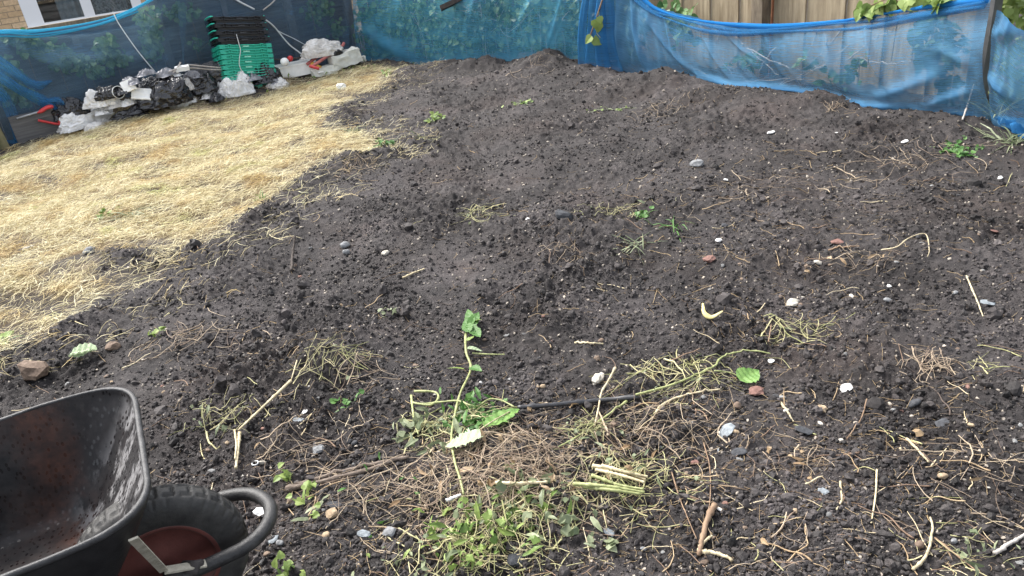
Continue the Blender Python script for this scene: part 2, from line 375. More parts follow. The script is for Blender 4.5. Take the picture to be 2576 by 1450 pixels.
# cut dry grass lying over the lawn
def grass_blades(n, name, label, green=False):
    lo = LAWN.min(0)-.3; hi = LAWN.max(0)+.3
    lo = np.maximum(lo, (-6.2, 2.4))
    x = rng.uniform(lo[0], hi[0], n); y = rng.uniform(lo[1], hi[1], n)
    keep = rng.random(n) < np.clip(9.0/np.hypot(x, y)/1.6, .5, 1); x, y = x[keep], y[keep]
    sd = lawn_sd(x, y)+.16*n2(x/.22, y/.22, 21)+.10*n2(x/.08, y/.08, 22)+.25*n2(x/.6, y/.6, 23)
    near = np.clip((5.3-y)/1.3, 0, 1)
    dens = np.clip(sd*1.9+.38, 0, 1)*(.30+.70*np.clip(.7+1.1*n2(x/.30, y/.22, 24), 0, 1))
    dens *= 1-near*.82*np.clip(.62+1.7*n2(x/.45, y/.22, 27), 0, 1)*np.clip(1.5-sd*.8, .2, 1); dens = np.maximum(dens, .05*(sd > -.5))
    keep = (rng.random(len(x)) < dens) & inside_plot(x, y); x, y = x[keep], y[keep]; N = len(x); K = 4
    # lie of the cut grass: broad swathes
    ang = .35+1.0*n2(x/.9, y/.9, 25)+rng.normal(0, .75, N); L = rng.uniform(.05, .17, N)
    stub = rng.random(N) < .3; L[stub] *= .45
    t = np.linspace(-.5, .5, K)[None]
    bend = rng.normal(0, .35, N)[:, None]*(t**2*4-.3)*L[:, None]*.5
    dx = np.cos(ang)[:, None]*t*L[:, None]-np.sin(ang)[:, None]*bend; dy = np.sin(ang)[:, None]*t*L[:, None]+np.cos(ang)[:, None]*bend
    z = H(x, y, fine=False)+.006
    lift = np.where(stub, rng.uniform(.2, .7, N), rng.uniform(0, .10, N))[:, None]*(t+.5)*L[:, None]+rng.uniform(0, .016, N)[:, None]
    arch = rng.uniform(0, .02, N)[:, None]*(1-4*t*t)
    P = np.stack([x[:, None]+dx, y[:, None]+dy, z[:, None]+lift+arch], -1)
    wd = rng.uniform(.0008, .0018, N)[:, None]*np.array([.8, 1, .9, .3])[None]
    mb = MB(); mb.add(*batch_ribbons(P, wd, rng.uniform(-.9, .9, N)))
    tag(mb.build(name, M['straw']), label, kind='stuff')
grass_blades(270000, 'dry_grass', 'bleached mown grass covering the left half of the plot')

# ------------------------------------------------------------------ fences
def unit2(a, b): t = np.array(b)-np.array(a); L = np.linalg.norm(t); t = t/L; return t, np.array([t[1], -t[0]]), L
M['grey_board'] = mat('weathered_grey_board', (.06, .06, .063), (.15, .147, .145), scale=3, stretch=(1, 1, 14), rough=.85, spec=.2, bmp=.3, bscale=12)
M['grey_post'] = mat('grey_post', (.10, .10, .10), (.17, .165, .16), scale=9, rough=.85, spec=.2, bmp=.3)
M['concrete'] = mat('concrete', (.16, .16, .155), (.24, .235, .22), scale=12, rough=.9, spec=.2, bmp=.3)
M['tan_board'] = mat('weathered_tan_board', (.20, .155, .10), (.42, .345, .235), scale=3.2, stretch=(6, 6, .8), rough=.8, spec=.2, bmp=.35, bscale=9, detail=8)
M['old_wood'] = mat('old_wood', (.10, .08, .06), (.26, .21, .15), scale=5, stretch=(4, 4, 1), rough=.85, spec=.2, bmp=.4, bscale=14)
M['green_wood'] = mat('mossy_wood', (.10, .10, .05), (.24, .21, .12), scale=6, stretch=(3, 3, 1), rough=.85, spec=.2, bmp=.4)
M['pale_wood'] = mat('pale_wood', (.36, .29, .19), (.55, .47, .34), scale=6, stretch=(3, 3, 1), rough=.75, spec=.25, bmp=.25)
M['rust'] = mat('rust', (.10, .04, .02), (.22, .09, .045), scale=30, rough=.85, spec=.2, bmp=.3)

def rot_of(t): return np.array([(t[0], -t[1], 0), (t[1], t[0], 0), (0, 0, 1.0)])
def fence_left():
    t, n, L = unit2(cA0, cC); o = -.30
    a = cA0+n*o; z0 = -.06
    e = thing('timber_fence', 'low grey fence of horizontal boards behind the netting, below the brick house', 'fence', (*a, z0))
    Rm = rot_of(t)
    sP = (onplane(384, 20, cA, cC, o)[:2]-a)@t       # the post where the fence steps up
    def panel(s0, s1, h, par):
        mb = MB(); nb = int(h/.15)
        for k in range(nb):
            zc = z0+.17+k*(h-.17)/nb
            c = a+t*(s0+s1)/2
            R2 = Rm@rotx(math.radians(6))
            mb.box((*c, zc+.075), (s1-s0-.11, .02, (h-.17)/nb+.02), R2)
        mb.build('board_panel', M['grey_board'], par)
        mb = MB(); c = a+t*(s0+s1)/2; mb.box((*c, z0+.09), (s1-s0-.11, .045, .16), Rm); mb.build('gravel_board', M['grey_board'], par)
        mb = MB(); c = a+t*(s0+s1)/2; mb.box((*c, z0+h+.035), (s1-s0-.09, .07, .045), Rm); mb.build('top_rail', M['old_wood'], par)
    def post(s, h, par):
        mb = MB(); c = a+t*s+n*.01; mb.box((*c, z0+h/2), (.10, .10, h), Rm); mb.box((*c, z0+h+.0305), (.115, .115, .06), Rm, taper=.4); mb.build('post', M['grey_post'], par)
    s = sP-1.83*2; sl_ = [s-.4, s, s+1.83]
    for i, s in enumerate((sP-1.83*3, sP-1.83*2, sP-1.83)):
        if s > -.5 or True: panel(s, s+1.83, 1.06, e); post(s, 1.1, e)
    e2 = thing('timber_fence', 'tall dark grey fence behind the stack of green and black crates', 'fence', (*(a+t*sP), z0))
    ends = [sP, sP+1.6, L+.15]
    post(sP, 1.98, e2)
    for s0, s1 in zip(ends[:-1], ends[1:]): panel(s0, s1, 1.85, e2); post(s1, 1.95, e2)
    # braces nailed on
    mb = MB(); c = a+t*(sP+.8)+n*.025; mb.box((*c, .9), (.07, .03, 1.7), Rm); mb.build('batten', M['grey_post'], e2)
    mb = MB(); c = a+t*(sP-.9)+n*.025; mb.box((*c, .5), (.07, .03, .95), Rm); mb.build('batten', M['grey_post'], e)
fence_left()
def fence_back():
    t, n, L = unit2(cC, cD); o = -.34; a = cC+n*o; Rm = rot_of(t)
    e = thing('timber_fence', 'dark board fence overgrown with ivy behind the blue netting at the back', 'fence', (*a, -.05))
    k = 0; s = .05
    mb = MB()
    while s < L-.02:
        c = a+t*(s+.075)-n*(.012 if k % 2 else 0); mb.box((*c, .86), (.155, .02, 1.82), Rm); s += .145; k += 1
    mb.build('board_panel', M['grey_board'], e)
    for s in (0.0, L*.5, L-.05):
        mb = MB(); c = a+t*s+n*.06; mb.box((*c, .9), (.09, .09, 1.95), Rm); mb.build('post', M['grey_post'], e)
fence_back()
def fence_right():
    t, n, L = unit2(cD, cE1); o = -.42; a = cD+n*o; Rm = rot_of(t)
    e = thing('timber_fence', 'tan vertical board fence showing above the blue netting on the right', 'fence', (*a, -.05))
    mb = MB(); s = -.05; k = 0
    sEnd = (onplane(2480, 120, cD, cE, o)[:2]-a)@t
    while s < sEnd-.05:
        wd = [.18, .19, .17, .2][k % 4]; c = a+t*(s+wd/2)-n*(.004+.016*(k % 2)); mb.box((*c, .85+.01*((k*7) % 3)), (wd-.004, .02, 1.84), Rm); s += wd-.006 if k % 2 else wd+.004; k += 1
    mb.build('board_panel', M['tan_board'], e)
    for px, wd in ((1925, .12), (2488, .11)):
        s = (onplane(px, 120, cD, cE, o)[:2]-a)@t; mb = MB(); c = a+t*s+n*.075; mb.box((*c, .9), (wd, .1, 2.0), Rm); mb.build('post', M['old_wood' if px < 2000 else 'grey_post'], e)
    s = (onplane(1968, 60, cD, cE, o)[:2]-a)@t; c = a+t*s+n*.14
    r_ = MB().tube([(*c, -.05), (*(c+t*.02), 1.6)], .012, 8).build('iron_rod', M['rust'], loc=(*c, -.05)); tag(r_, 'rusty iron rod standing beside the fence post', 'rod')
fence_right()

# ------------------------------------------------------------------ house beyond the left fence
def house():
    W0 = CAM+rays(20, 40)/1910*10.6; az = math.radians(63); t = np.array([math.sin(az), math.cos(az)]); n = np.array([t[1], -t[0]])
    o = W0[:2]; Rm = rot_of(t); b = o+t*3
    def W(px, py, off=0.0):
        P = onplane(px, py, o, o+t, off); return (P[:2]-o-n*off)@t, P[2]
    sL = (W(46, 0)[0]+W(70, 75)[0])/2; sL2 = (W(92, 0)[0]+W(115, 70)[0])/2
    sM = (W(198, 0)[0]+W(217, 50)[0])/2; sM2 = (W(227, 0)[0]+W(242, 43)[0])/2; sR = W(330, 8)[0]; sR2 = W(358, 15)[0]
    zb = .82; zt = 2.15; s0, s1 = -3.0, 9.0
    e = thing('brick_house', 'buff brick house with a white framed window behind the left fence', 'house', (*o, -.1))
    m, nn, bs = newmat('buff_brick'); tc = nn.nodes.new('ShaderNodeTexCoord'); sp = nn.nodes.new('ShaderNodeSeparateXYZ'); cb = nn.nodes.new('ShaderNodeCombineXYZ'); L = nn.links
    L.new(tc.outputs['Object'], sp.inputs[0]); dt = nn.nodes.new('ShaderNodeVectorMath'); dt.operation = 'DOT_PRODUCT'; dt.inputs[1].default_value = (t[0], t[1], 0)
    L.new(tc.outputs['Object'], dt.inputs[0]); L.new(dt.outputs['Value'], cb.inputs[0]); L.new(sp.outputs[2], cb.inputs[1])
    br = nn.nodes.new('ShaderNodeTexBrick'); L.new(cb.outputs[0], br.inputs[0]); br.inputs['Scale'].default_value = 1; br.inputs['Brick Width'].default_value = .225; br.inputs['Row Height'].default_value = .075
    br.inputs['Mortar Size'].default_value = .0055; br.inputs['Color1'].default_value = (.58, .40, .23, 1); br.inputs['Color2'].default_value = (.72, .53, .33, 1); br.inputs['Mortar'].default_value = (.34, .25, .16, 1)
    c = mixc(nn, 1, br.outputs[0], ramp(nn, noise(nn, 25, 6), [(.3, (.75,)*3), (.7, (1.15,)*3)]), 'MULTIPLY'); L.new(c, bs.inputs['Base Color']); bs.inputs['Roughness'].default_value = .9
    bump(nn, bs, br.outputs['Fac'], -.5, .01)
    mb = MB()
    def blk(sa, sb, za, zb_): c = o+t*(sa+sb)/2-n*.12; mb.box((*c, (za+zb_)/2), (sb-sa, .24, zb_-za), Rm)
    blk(s0, sL, -.1, 4.2); blk(sR2, s1, -.1, 4.2); blk(sL, sR2, -.1, zb); blk(sL, sR2, zt, 4.2)
    mb.build('wall', m, e)
    M['upvc'] = mat('white_upvc', (.85, .85, .85), rough=.35)
    M['glass'] = mat('window_glass', (.03, .04, .045), rough=.06, spec=.6)
    wn = MB()
    def fb(sa, sb, za, zb_, d=.07, off=-.03): c = o+t*(sa+sb)/2+n*off; wn.box((*c, (za+zb_)/2), (sb-sa, d, zb_-za), Rm)
    fb(sL+.002, sL2, zb, zt); fb(sM, sM2, zb, zt); fb(sR, sR2-.002, zb, zt); fb(sL2, sM, zb, zb+.07); fb(sM2, sR, zb, zb+.07); fb(sL2, sM, zt-.07, zt); fb(sM2, sR, zt-.07, zt)
    win = wn.build('window', M['upvc'], e)
    mb = MB(); c = o+t*(sL+sR2)/2+n*.02; mb.box((*c, zb-.03), (sR2-sL+.1, .14, .05), Rm); mb.build('sill', M['upvc'], win)
    # glass: thin clear pane over the curtain
    g, gn, gb = newmat('clear_glass'); out = gn.nodes['Material Output']; tr = gn.nodes.new('ShaderNodeBsdfTransparent'); gl = gn.nodes.new('ShaderNodeBsdfGlossy'); gl.inputs['Roughness'].default_value = .03
    mx = gn.nodes.new('ShaderNodeMixShader'); mx.inputs[0].default_value = .16; tr.inputs[0].default_value = (.75, .8, .82, 1); gn.links.new(tr.outputs[0], mx.inputs[1]); gn.links.new(gl.outputs[0], mx.inputs[2]); gn.links.new(mx.outputs[0], out.inputs[0])
    lace = mat('lace_curtain', (.16, .18, .19), (.55, .58, .6), scale=32, rough=.9, detail=1)
    drape = mat('grey_curtain', (.32, .36, .38), (.5, .54, .56), scale=6, rough=.9)
    dark = mat('dark_room', (.012, .014, .016), rough=.9)
    for sa, sb in ((sL2, sM), (sM2, sR)):
        mb = MB(); c = o+t*(sa+sb)/2-n*.035; mb.box((*c, (zb+zt)/2), (sb-sa, .008, zt-zb-.14), Rm); mb.build('pane', g, win)
    def curt(sa, sb, mm, off):
        u = np.linspace(sa, sb, 60); v = np.linspace(zb+.02, zt-.02, 3); U_, V_ = np.meshgrid(u, v, indexing='ij'); d = off+.022*np.sin(U_*55+2*np.sin(U_*9))
        G = np.stack([o[0]+t[0]*U_-n[0]*d, o[1]+t[1]*U_-n[1]*d, V_], -1); MB().grid(G).build('curtain', mm, win, smooth=True)
    curt(sL2+(sM-sL2)*.42, sM, drape, .10); curt(sM2, sR, lace, .10)
    mb = MB(); c = o+t*(sL+sR2)/2-n*.22; mb.box((*c, (zb+zt)/2), (sR2-sL, .02, zt-zb), Rm); mb.build('room_back', dark, win)
house()

# ------------------------------------------------------------------ blue netting
def net_material(name, base, lo, hi, thr=(.05, .25, .50), trl=.35):
    m, n, b = newmat(name); out = n.nodes['Material Output']; L = n.links
    a = n.nodes.new('ShaderNodeAttribute'); a.attribute_name = 'bunching'
    uv = n.nodes.new('ShaderNodeUVMap'); mp = n.nodes.new('ShaderNodeMapping'); mp.inputs['Scale'].default_value = (9, 150, 1); L.new(uv.outputs[0], mp.inputs[0])
    ns = n.nodes.new('ShaderNodeTexNoise'); ns.inputs['Scale'].default_value = 1; ns.inputs['Detail'].default_value = 3; L.new(mp.outputs[0], ns.inputs[0])
    mp2 = n.nodes.new('ShaderNodeMapping'); mp2.inputs['Scale'].default_value = (1.6, 4, 1); mp2.inputs['Rotation'].default_value = (0, 0, .25); L.new(uv.outputs[0], mp2.inputs[0])
    n2_ = n.nodes.new('ShaderNodeTexNoise'); n2_.inputs['Scale'].default_value = 1; n2_.inputs['Detail'].default_value = 4; L.new(mp2.outputs[0], n2_.inputs[0])
    w1 = n.nodes.new('ShaderNodeTexWave'); w1.wave_type = 'BANDS'; w1.bands_direction = 'Y'; w1.inputs['Scale'].default_value = 55; w1.inputs['Distortion'].default_value = 1.5; w1.inputs['Detail'].default_value = 2; L.new(uv.outputs[0], w1.inputs[0])
    def math_(op, x, y):
        k = n.nodes.new('ShaderNodeMath'); k.operation = op
        for i, v in enumerate((x, y)):
            if isinstance(v, bpy.types.NodeSocket): L.new(v, k.inputs[i])
            else: k.inputs[i].default_value = v
        return k.outputs[0]
    f = math_('ADD', math_('MULTIPLY', ns.outputs[0], lo), math_('MULTIPLY', n2_.outputs[0], hi))
    f = math_('ADD', f, math_('MULTIPLY', w1.outputs['Fac'], .10))
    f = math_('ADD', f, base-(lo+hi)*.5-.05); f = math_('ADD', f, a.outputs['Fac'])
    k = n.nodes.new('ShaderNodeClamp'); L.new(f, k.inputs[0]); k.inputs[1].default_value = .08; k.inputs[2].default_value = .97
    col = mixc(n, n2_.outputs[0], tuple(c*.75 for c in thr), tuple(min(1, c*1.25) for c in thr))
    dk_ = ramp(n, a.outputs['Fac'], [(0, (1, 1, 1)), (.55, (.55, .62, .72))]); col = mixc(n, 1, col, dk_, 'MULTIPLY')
    d = n.nodes.new('ShaderNodeBsdfDiffuse'); L.new(col, d.inputs[0]); t = n.nodes.new('ShaderNodeBsdfTranslucent'); L.new(col, t.inputs[0])
    x = n.nodes.new('ShaderNodeMixShader'); x.inputs[0].default_value = trl; L.new(d.outputs[0], x.inputs[1]); L.new(t.outputs[0], x.inputs[2])
    tr = n.nodes.new('ShaderNodeBsdfTransparent'); y = n.nodes.new('ShaderNodeMixShader'); L.new(k.outputs[0], y.inputs[0]); L.new(tr.outputs[0], y.inputs[1]); L.new(x.outputs[0], y.inputs[2]); L.new(y.outputs[0], out.inputs[0])
    return m
def cloth(name, top, bot, mat_, nu=160, nv=40, nrm=(0, -1), folds=(), sag=0.0, wrinkle=.012, bunch=None, parent=None, seed=0, tag_=None, zoff=True):
    """cloth between two polylines; folds = list of (u0,v0,u1,v1,width,depth,bunching) creases in cloth coordinates"""
    T = spline(top, nu); B = spline(bot, nu); v = np.linspace(0, 1, nv); nr = np.array([nrm[0], nrm[1], .0])
    G = T[:, None]*(1-v)[None, :, None]+B[:, None]*v[None, :, None]
    u = np.linspace(0, 1, nu); Ul, Vl = np.meshgrid(u, v, indexing='ij')
    Lu = np.linalg.norm(np.diff(T, axis=0), axis=1).sum(); X = Ul*Lu; Y = Vl*np.linalg.norm(T-B, axis=1)[:, None]
    d = sag*np.sin(Vl*math.pi)+wrinkle*n2(X/.25+seed, Y/.5, 40+seed)+wrinkle*.7*n2(X/.09, Y/.35+seed, 41)+wrinkle*2*n2(X/.9, Y/.9, 42+seed)
    bn = np.zeros_like(d)
    for (u0, v0, u1, v1, wd, dp, bb) in folds:
        ax, ay = u0*Lu, v0; bx, by = u1*Lu, v1
        yy = Vl*1.0; ex, ey = bx-ax, by-ay; q = np.clip(((X-ax)*ex+(yy-ay)*ey)/(ex*ex+ey*ey), 0, 1)
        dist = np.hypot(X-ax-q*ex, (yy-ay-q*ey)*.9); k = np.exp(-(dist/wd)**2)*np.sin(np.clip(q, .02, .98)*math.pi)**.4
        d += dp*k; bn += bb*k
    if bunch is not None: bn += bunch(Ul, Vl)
    G = G+nr*d[..., None]
    mb = MB().grid(G); o = mb.build(name, mat_, parent, loc=None if parent is not None else tuple(B[nu//2]), smooth=True)
    at_ = o.data.attributes.new('bunching', 'FLOAT', 'POINT'); at_.data.foreach_set('value', bn.astype(np.float32).ravel())
    uvl = o.data.uv_layers.new(name='UVMap'); li = np.empty(len(o.data.loops), np.int32); o.data.loops.foreach_get('vertex_index', li)
    uvl.data.foreach_set('uv', np.stack([X.ravel(), Y.ravel()], -1)[li].astype(np.float32).ravel())
    if tag_: tag(o, *tag_)
    return o
def gpt(px, py, a, b, off, dz=0.0): P = onplane(px, py, a, b, off); P[2] += dz; return P
def gnd(P, dz=-.02): return np.array([P[0], P[1], gz(P[0], P[1])+dz])
def nets():
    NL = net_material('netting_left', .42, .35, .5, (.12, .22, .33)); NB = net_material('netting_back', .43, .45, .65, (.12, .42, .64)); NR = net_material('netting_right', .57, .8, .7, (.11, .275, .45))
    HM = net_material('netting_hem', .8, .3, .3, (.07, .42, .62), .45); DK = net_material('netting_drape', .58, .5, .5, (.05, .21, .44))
    # left
    t, n, L = unit2(cA0, cC); o = .0
    e = thing('blue_netting', 'blue netting hung over the left fence, sagging below the house window', 'netting', tuple(gnd(np.array([*cA, 0]), 0)))
    tops = [gpt(x, y, cA, cC, o) for x, y in ((-330, 120), (-120, 92), (0, 80), (100, 77), (240, 54), (340, 20), (400, -15), (470, -60))]
    bots = [gnd(gpt(x, y, cA, cC, o+.02)) for x, y in ((-330, 480), (-150, 420), (20, 368), (120, 340), (260, 305), (345, 285), (400, 270), (470, 255))]
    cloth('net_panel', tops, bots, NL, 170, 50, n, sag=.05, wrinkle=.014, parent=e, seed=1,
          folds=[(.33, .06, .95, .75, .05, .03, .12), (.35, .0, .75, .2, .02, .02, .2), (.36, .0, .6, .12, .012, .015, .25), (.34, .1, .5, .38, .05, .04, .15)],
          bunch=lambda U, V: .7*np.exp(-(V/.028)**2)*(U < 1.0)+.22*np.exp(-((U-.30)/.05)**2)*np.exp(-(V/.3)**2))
    hm = [p+np.array([*(n*.03), .0]) for p in tops[1:]]
    MB().tube(spline(hm, 60), .014+.006*np.sin(np.linspace(0, 9, 60)), 8).build('hem', HM, e, smooth=True)
    for k in range(2): MB().tube(spline([p+np.array([*(n*(.035+.01*k)), -.025-.02*k+.012*math.sin(i*2+k)]) for i, p in enumerate(hm[:5])], 60), .009, 6).build('hem', HM, e, smooth=True)
    # heavier loose folds at the left end
    def strip(pts, wid, seed):
        C_ = spline([gpt(x, y, cA, cC, o+.07) for x, y in pts], 60); up = np.array([*(n*.2), 1.0]); wd = np.interp(np.linspace(0, 1, 60), np.linspace(0, 1, len(wid)), wid)[:, None]
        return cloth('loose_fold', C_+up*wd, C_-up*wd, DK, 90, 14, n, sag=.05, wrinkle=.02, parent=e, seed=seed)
    strip([(-10, 150), (40, 185), (90, 215), (130, 205)], [.10, .09, .06, .01], 3); strip([(-10, 185), (60, 232), (120, 262), (165, 300), (200, 320)], [.10, .07, .09, .07, .01], 4)
    strip([(100, 258), (150, 256), (175, 285), (195, 325)], [.02, .05, .06, .02], 5)
    # left end drape beside the gate post
    P = [gpt(x, y, cA, cC, o+.05) for x, y in ((-8, 225), (20, 262), (38, 305), (50, 350))]
    cloth('loose_fold', [p+np.array([*(t*.05), .03]) for p in P], [p-np.array([*(t*.06), .03]) for p in P], DK, 60, 12, n, wrinkle=.02, parent=e, seed=6)
    # middle: over the tall dark fence
    e = thing('blue_netting', 'thin dark blue netting stretched over the tall fence behind the crates', 'netting', tuple(gnd(gpt(650, 215, cA, cC, 0), 0)))
    tops = [gpt(x, -120, cA, cC, .0) for x in (430, 600, 760, 890)]; bots = [gnd(gpt(x, y, cA, cC, .02)) for x, y in ((475, 255), (640, 217), (780, 184), (897, 157))]
    cloth('net_panel', tops, bots, NL, 120, 40, n, sag=.04, wrinkle=.012, parent=e, seed=7, folds=[(.1, 0, .2, 1, .03, .02, .08), (.6, 0, .55, 1, .03, .02, .06), (.95, 0, .93, 1, .04, .03, .15)])
    # back
    t, n, L = unit2(cC, cD)
    e = thing('blue_netting', 'bright blue netting over the ivy covered fence at the back of the plot', 'netting', tuple(gnd(np.array([*(cC+cD)/2, 0]), 0)))
    tops = [gpt(x, -140, cC, cD, .02) for x in (895, 1050, 1200, 1350, 1480)]; bots = [gnd(gpt(x, y, cC, cD, .04), -.05) for x, y in ((897, 158), (1030, 165), (1200, 150), (1350, 150), (1500, 155))]
    cloth('net_panel', tops, bots, NB, 150, 50, n, sag=.05, wrinkle=.02, parent=e, seed=9,
          folds=[(.86, .0, .68, .75, .05, .05, .12), (.93, .1, .8, .95, .04, .04, .15), (.55, .1, .45, .9, .06, .03, .0), (.05, .7, .3, .97, .06, .05, .3), (.2, .2, .25, .9, .08, .03, -.05), (.97, .2, .96, 1, .03, .05, .2)],
          bunch=lambda U, V: .12*np.exp(-((V-.97)/.05)**2))
    # gathered hanging bundle at the corner
    e2 = thing('blue_netting', 'gathered column of blue netting hanging in deep folds at the bend of the fence', 'netting', tuple(gnd(gpt(1515, 165, cC, cD, .12), 0)))
    for k, (x0, x1, y1, dp) in enumerate(((1490, 1468, 158, .05), (1505, 1495, 168, .09), (1518, 1520, 170, .12), (1532, 1545, 166, .08))):
        c0 = gpt(x0, -90, cC, cD, .12+dp*.3); c1 = gnd(gpt(x1, y1, cC, cD, .12+dp)); tt = np.array([*t, 0])
        wv = [.03, .045, .04, .05][k]
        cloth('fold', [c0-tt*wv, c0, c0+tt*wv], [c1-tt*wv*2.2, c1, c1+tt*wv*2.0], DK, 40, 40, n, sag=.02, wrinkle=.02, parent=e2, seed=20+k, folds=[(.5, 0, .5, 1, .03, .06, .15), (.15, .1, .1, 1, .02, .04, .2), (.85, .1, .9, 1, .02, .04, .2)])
    # right
    t, n, L = unit2(cD, cE1)
    e = thing('blue_netting', 'long sagging blue netting in front of the tan board fence on the right', 'netting', tuple(gnd(gpt(2050, 262, cD, cE, .1), 0)))
    tops = [gpt(x, y, cD, cE, .06) for x, y in ((1555, -60), (1600, -25), (1645, 14), (1700, 34), (1780, 54), (1870, 64), (1960, 62), (2100, 51), (2200, 40), (2340, 16), (2490, -8))]
    bots = [gnd(gpt(x, y, cD, cE, .08), -.03) for x, y in ((1562, 165), (1620, 178), (1700, 193), (1780, 215), (1880, 238), (1960, 253), (2080, 268), (2200, 288), (2320, 300), (2420, 310), (2500, 320))]
    cloth('net_panel', tops, bots, NR, 260, 60, n, sag=.06, wrinkle=.03, parent=e, seed=11,
          folds=[(.08, .0, .14, 1, .05, .04, .25), (.02, .0, .04, 1, .05, .05, .25), (.16, .15, .30, .9, .05, .03, .2), (.30, .88, .62, .97, .04, .05, .4), (.72, .85, .9, .6, .06, .05, .3), (.62, .95, .8, .9, .03, .04, .3), (.8, .95, .97, .72, .05, .05, .25), (.42, .1, .5, .5, .03, .02, .15), (.24, .1, .27, .9, .025, .03, .10), (.36, .1, .40, .95, .03, .03, .06), (.56, .08, .54, .9, .03, .03, .08), (.68, .1, .66, .8, .03, .03, .06), (.78, .1, .77, .7, .025, .03, .08), (.10, .93, .98, .97, .03, .04, .35), (.9, .35, .97, .5, .05, .03, .1)],
          bunch=lambda U, V: .6*np.exp(-(V/.06)**2)*np.exp(-((U-.45)/.35)**2)+.15*(U < .25)+.25*np.exp(-((V-.98)/.04)**2))
    hm = [p+np.array([*(n*.02), -.005]) for p in tops]
    for k in range(3): MB().tube(spline([p+np.array([*(n*.012*k), -.028*k+.010*math.sin(i*1.7+k*2)]) for i, p in enumerate(hm)], 90), .015+.007*np.sin(np.linspace(0, 14+k, 90)), 8).build('hem', DK if k else net_material('netting_edge', .8, .2, .3, (.03, .24, .6)), e, smooth=True)
    # far right piece
    e = thing('blue_netting', 'bunched blue netting at the right edge, in front of the green hedge', 'netting', tuple(at(2560, 330)))
    tops = [gpt(x, y, cD, cE, .05) for x, y in ((2508, 25), (2540, 45), (2580, 72), (2680, 100), (2780, 110))]; bots = [gnd(gpt(x, y, cD, cE, .12)) for x, y in ((2498, 320), (2540, 330), (2580, 338), (2680, 360), (2780, 385))]
    cloth('net_panel', tops, bots, NR, 70, 50, n, sag=.06, wrinkle=.02, parent=e, seed=13, folds=[(0, .2, .5, .0, .06, .05, .35), (.0, .55, .4, .62, .05, .06, .4), (.1, .95, .6, .9, .05, .05, .4)], bunch=lambda U, V: .3*np.exp(-(V/.05)**2))
    c = at(2590, 335); g = np.linspace(0, 1, 30); G = np.stack(np.meshgrid(g, g, indexing='ij'), -1)
    X = c[0]-.18+G[..., 0]*.5; Y = c[1]-.16+G[..., 1]*.3; Z = H(X, Y, fine=False)+.03+.05*np.abs(n2(X/.08, Y/.08, 50))+.04*np.sin(G[..., 0]*9+G[..., 1]*14)**2*np.sin(G[..., 1]*math.pi)
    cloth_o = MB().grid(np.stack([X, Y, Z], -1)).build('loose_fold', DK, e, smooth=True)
    a2 = cloth_o.data.attributes.new('bunching', 'FLOAT', 'POINT'); a2.data.foreach_set('value', np.full(900, .3, np.float32)); cloth_o.data.uv_layers.new(name='UVMap')
    # scrap by the gate post
    c = at(35, 362); X = c[0]-.12+G[..., 0]*.26; Y = c[1]-.06+G[..., 1]*.14; Z = H(X, Y, fine=False)+.015+.03*np.abs(n2(X/.05, Y/.05, 51))
    o_ = MB().grid(np.stack([X, Y, Z], -1)).build('netting_scrap', DK, loc=tuple(c), smooth=True); tag(o_, 'crumpled scrap of blue netting on the ground by the mossy post', 'netting scrap')
    o_.data.attributes.new('bunching', 'FLOAT', 'POINT').data.foreach_set('value', np.full(900, .3, np.float32)); o_.data.uv_layers.new(name='UVMap')
nets()

# ------------------------------------------------------------------ foliage
def leafmat(name, a, b_, trans=.25): return mat(name, a, b_, by='island', rough=.5, spec=.35, trans=trans)
M['ivy'] = leafmat('ivy_leaf', (.05, .13, .045), (.22, .34, .14)); M['ivy_dark'] = leafmat('dark_leaf', (.03, .08, .035), (.13, .21, .09))
M['leaf'] = leafmat('fresh_leaf', (.08, .15, .03), (.30, .38, .11)); M['leaf_mid'] = leafmat('green_leaf', (.05, .13, .03), (.10, .21, .05))
M['leaf_pale'] = leafmat('wilted_leaf', (.09, .12, .06), (.30, .33, .20)); M['leaf_dry'] = leafmat('dry_leaf', (.16, .10, .05), (.38, .28, .17), .1)
M['stem_green'] = mat('green_stem', (.17, .19, .07), (.38, .40, .18), scale=38, rough=.5, spec=.4); M['stem_pale'] = mat('pale_stem', (.26, .20, .12), (.58, .51, .34), scale=45, rough=.6)
M['stem_brown'] = mat('brown_stem', (.13, .08, .05), (.28, .19, .12), scale=20, rough=.75); M['twig_dark'] = mat('dark_twig', (.025, .02, .018), (.07, .055, .045), scale=30, rough=.8)
M['twig_grey'] = mat('grey_twig', (.30, .27, .24), (.50, .46, .42), scale=30, rough=.8)
LEAF_V = np.array([(0, 0, 0), (0, .5, .0), (0, 1, -.12), (-.36, .05, .08), (-.46, .35, .1), (-.24, .72, .02), (.36, .05, .08), (.46, .35, .1), (.24, .72, .02)]); LEAF_V[:, :2] -= (0, .05)
LEAF_F = np.array([(0, 1, 4, 3), (1, 2, 5, 4), (0, 6, 7, 1), (1, 7, 8, 2)])
BLADE_V = np.array([(0, 0, 0), (0, .5, .06), (0, 1, -.05), (-.09, .12, .03), (-.15, .5, .1), (-.07, .85, .03), (.09, .12, .03), (.15, .5, .1), (.07, .85, .03)])
TORN_V = np.array([(0, 0, 0), (.05, .5, .10), (-.04, 1, -.25), (-.22, .12, .16), (-.42, .42, -.02), (-.12, .70, .12), (.25, .05, -.05), (.30, .48, .2), (.22, .80, .02)])
def frames(nrm, tip):
    z = nrm/np.linalg.norm(nrm, axis=1, keepdims=True); y = tip-z*np.sum(tip*z, 1, keepdims=True); y /= np.linalg.norm(y, axis=1, keepdims=True)+1e-9
    return np.stack([np.cross(y, z), y, z], 2)
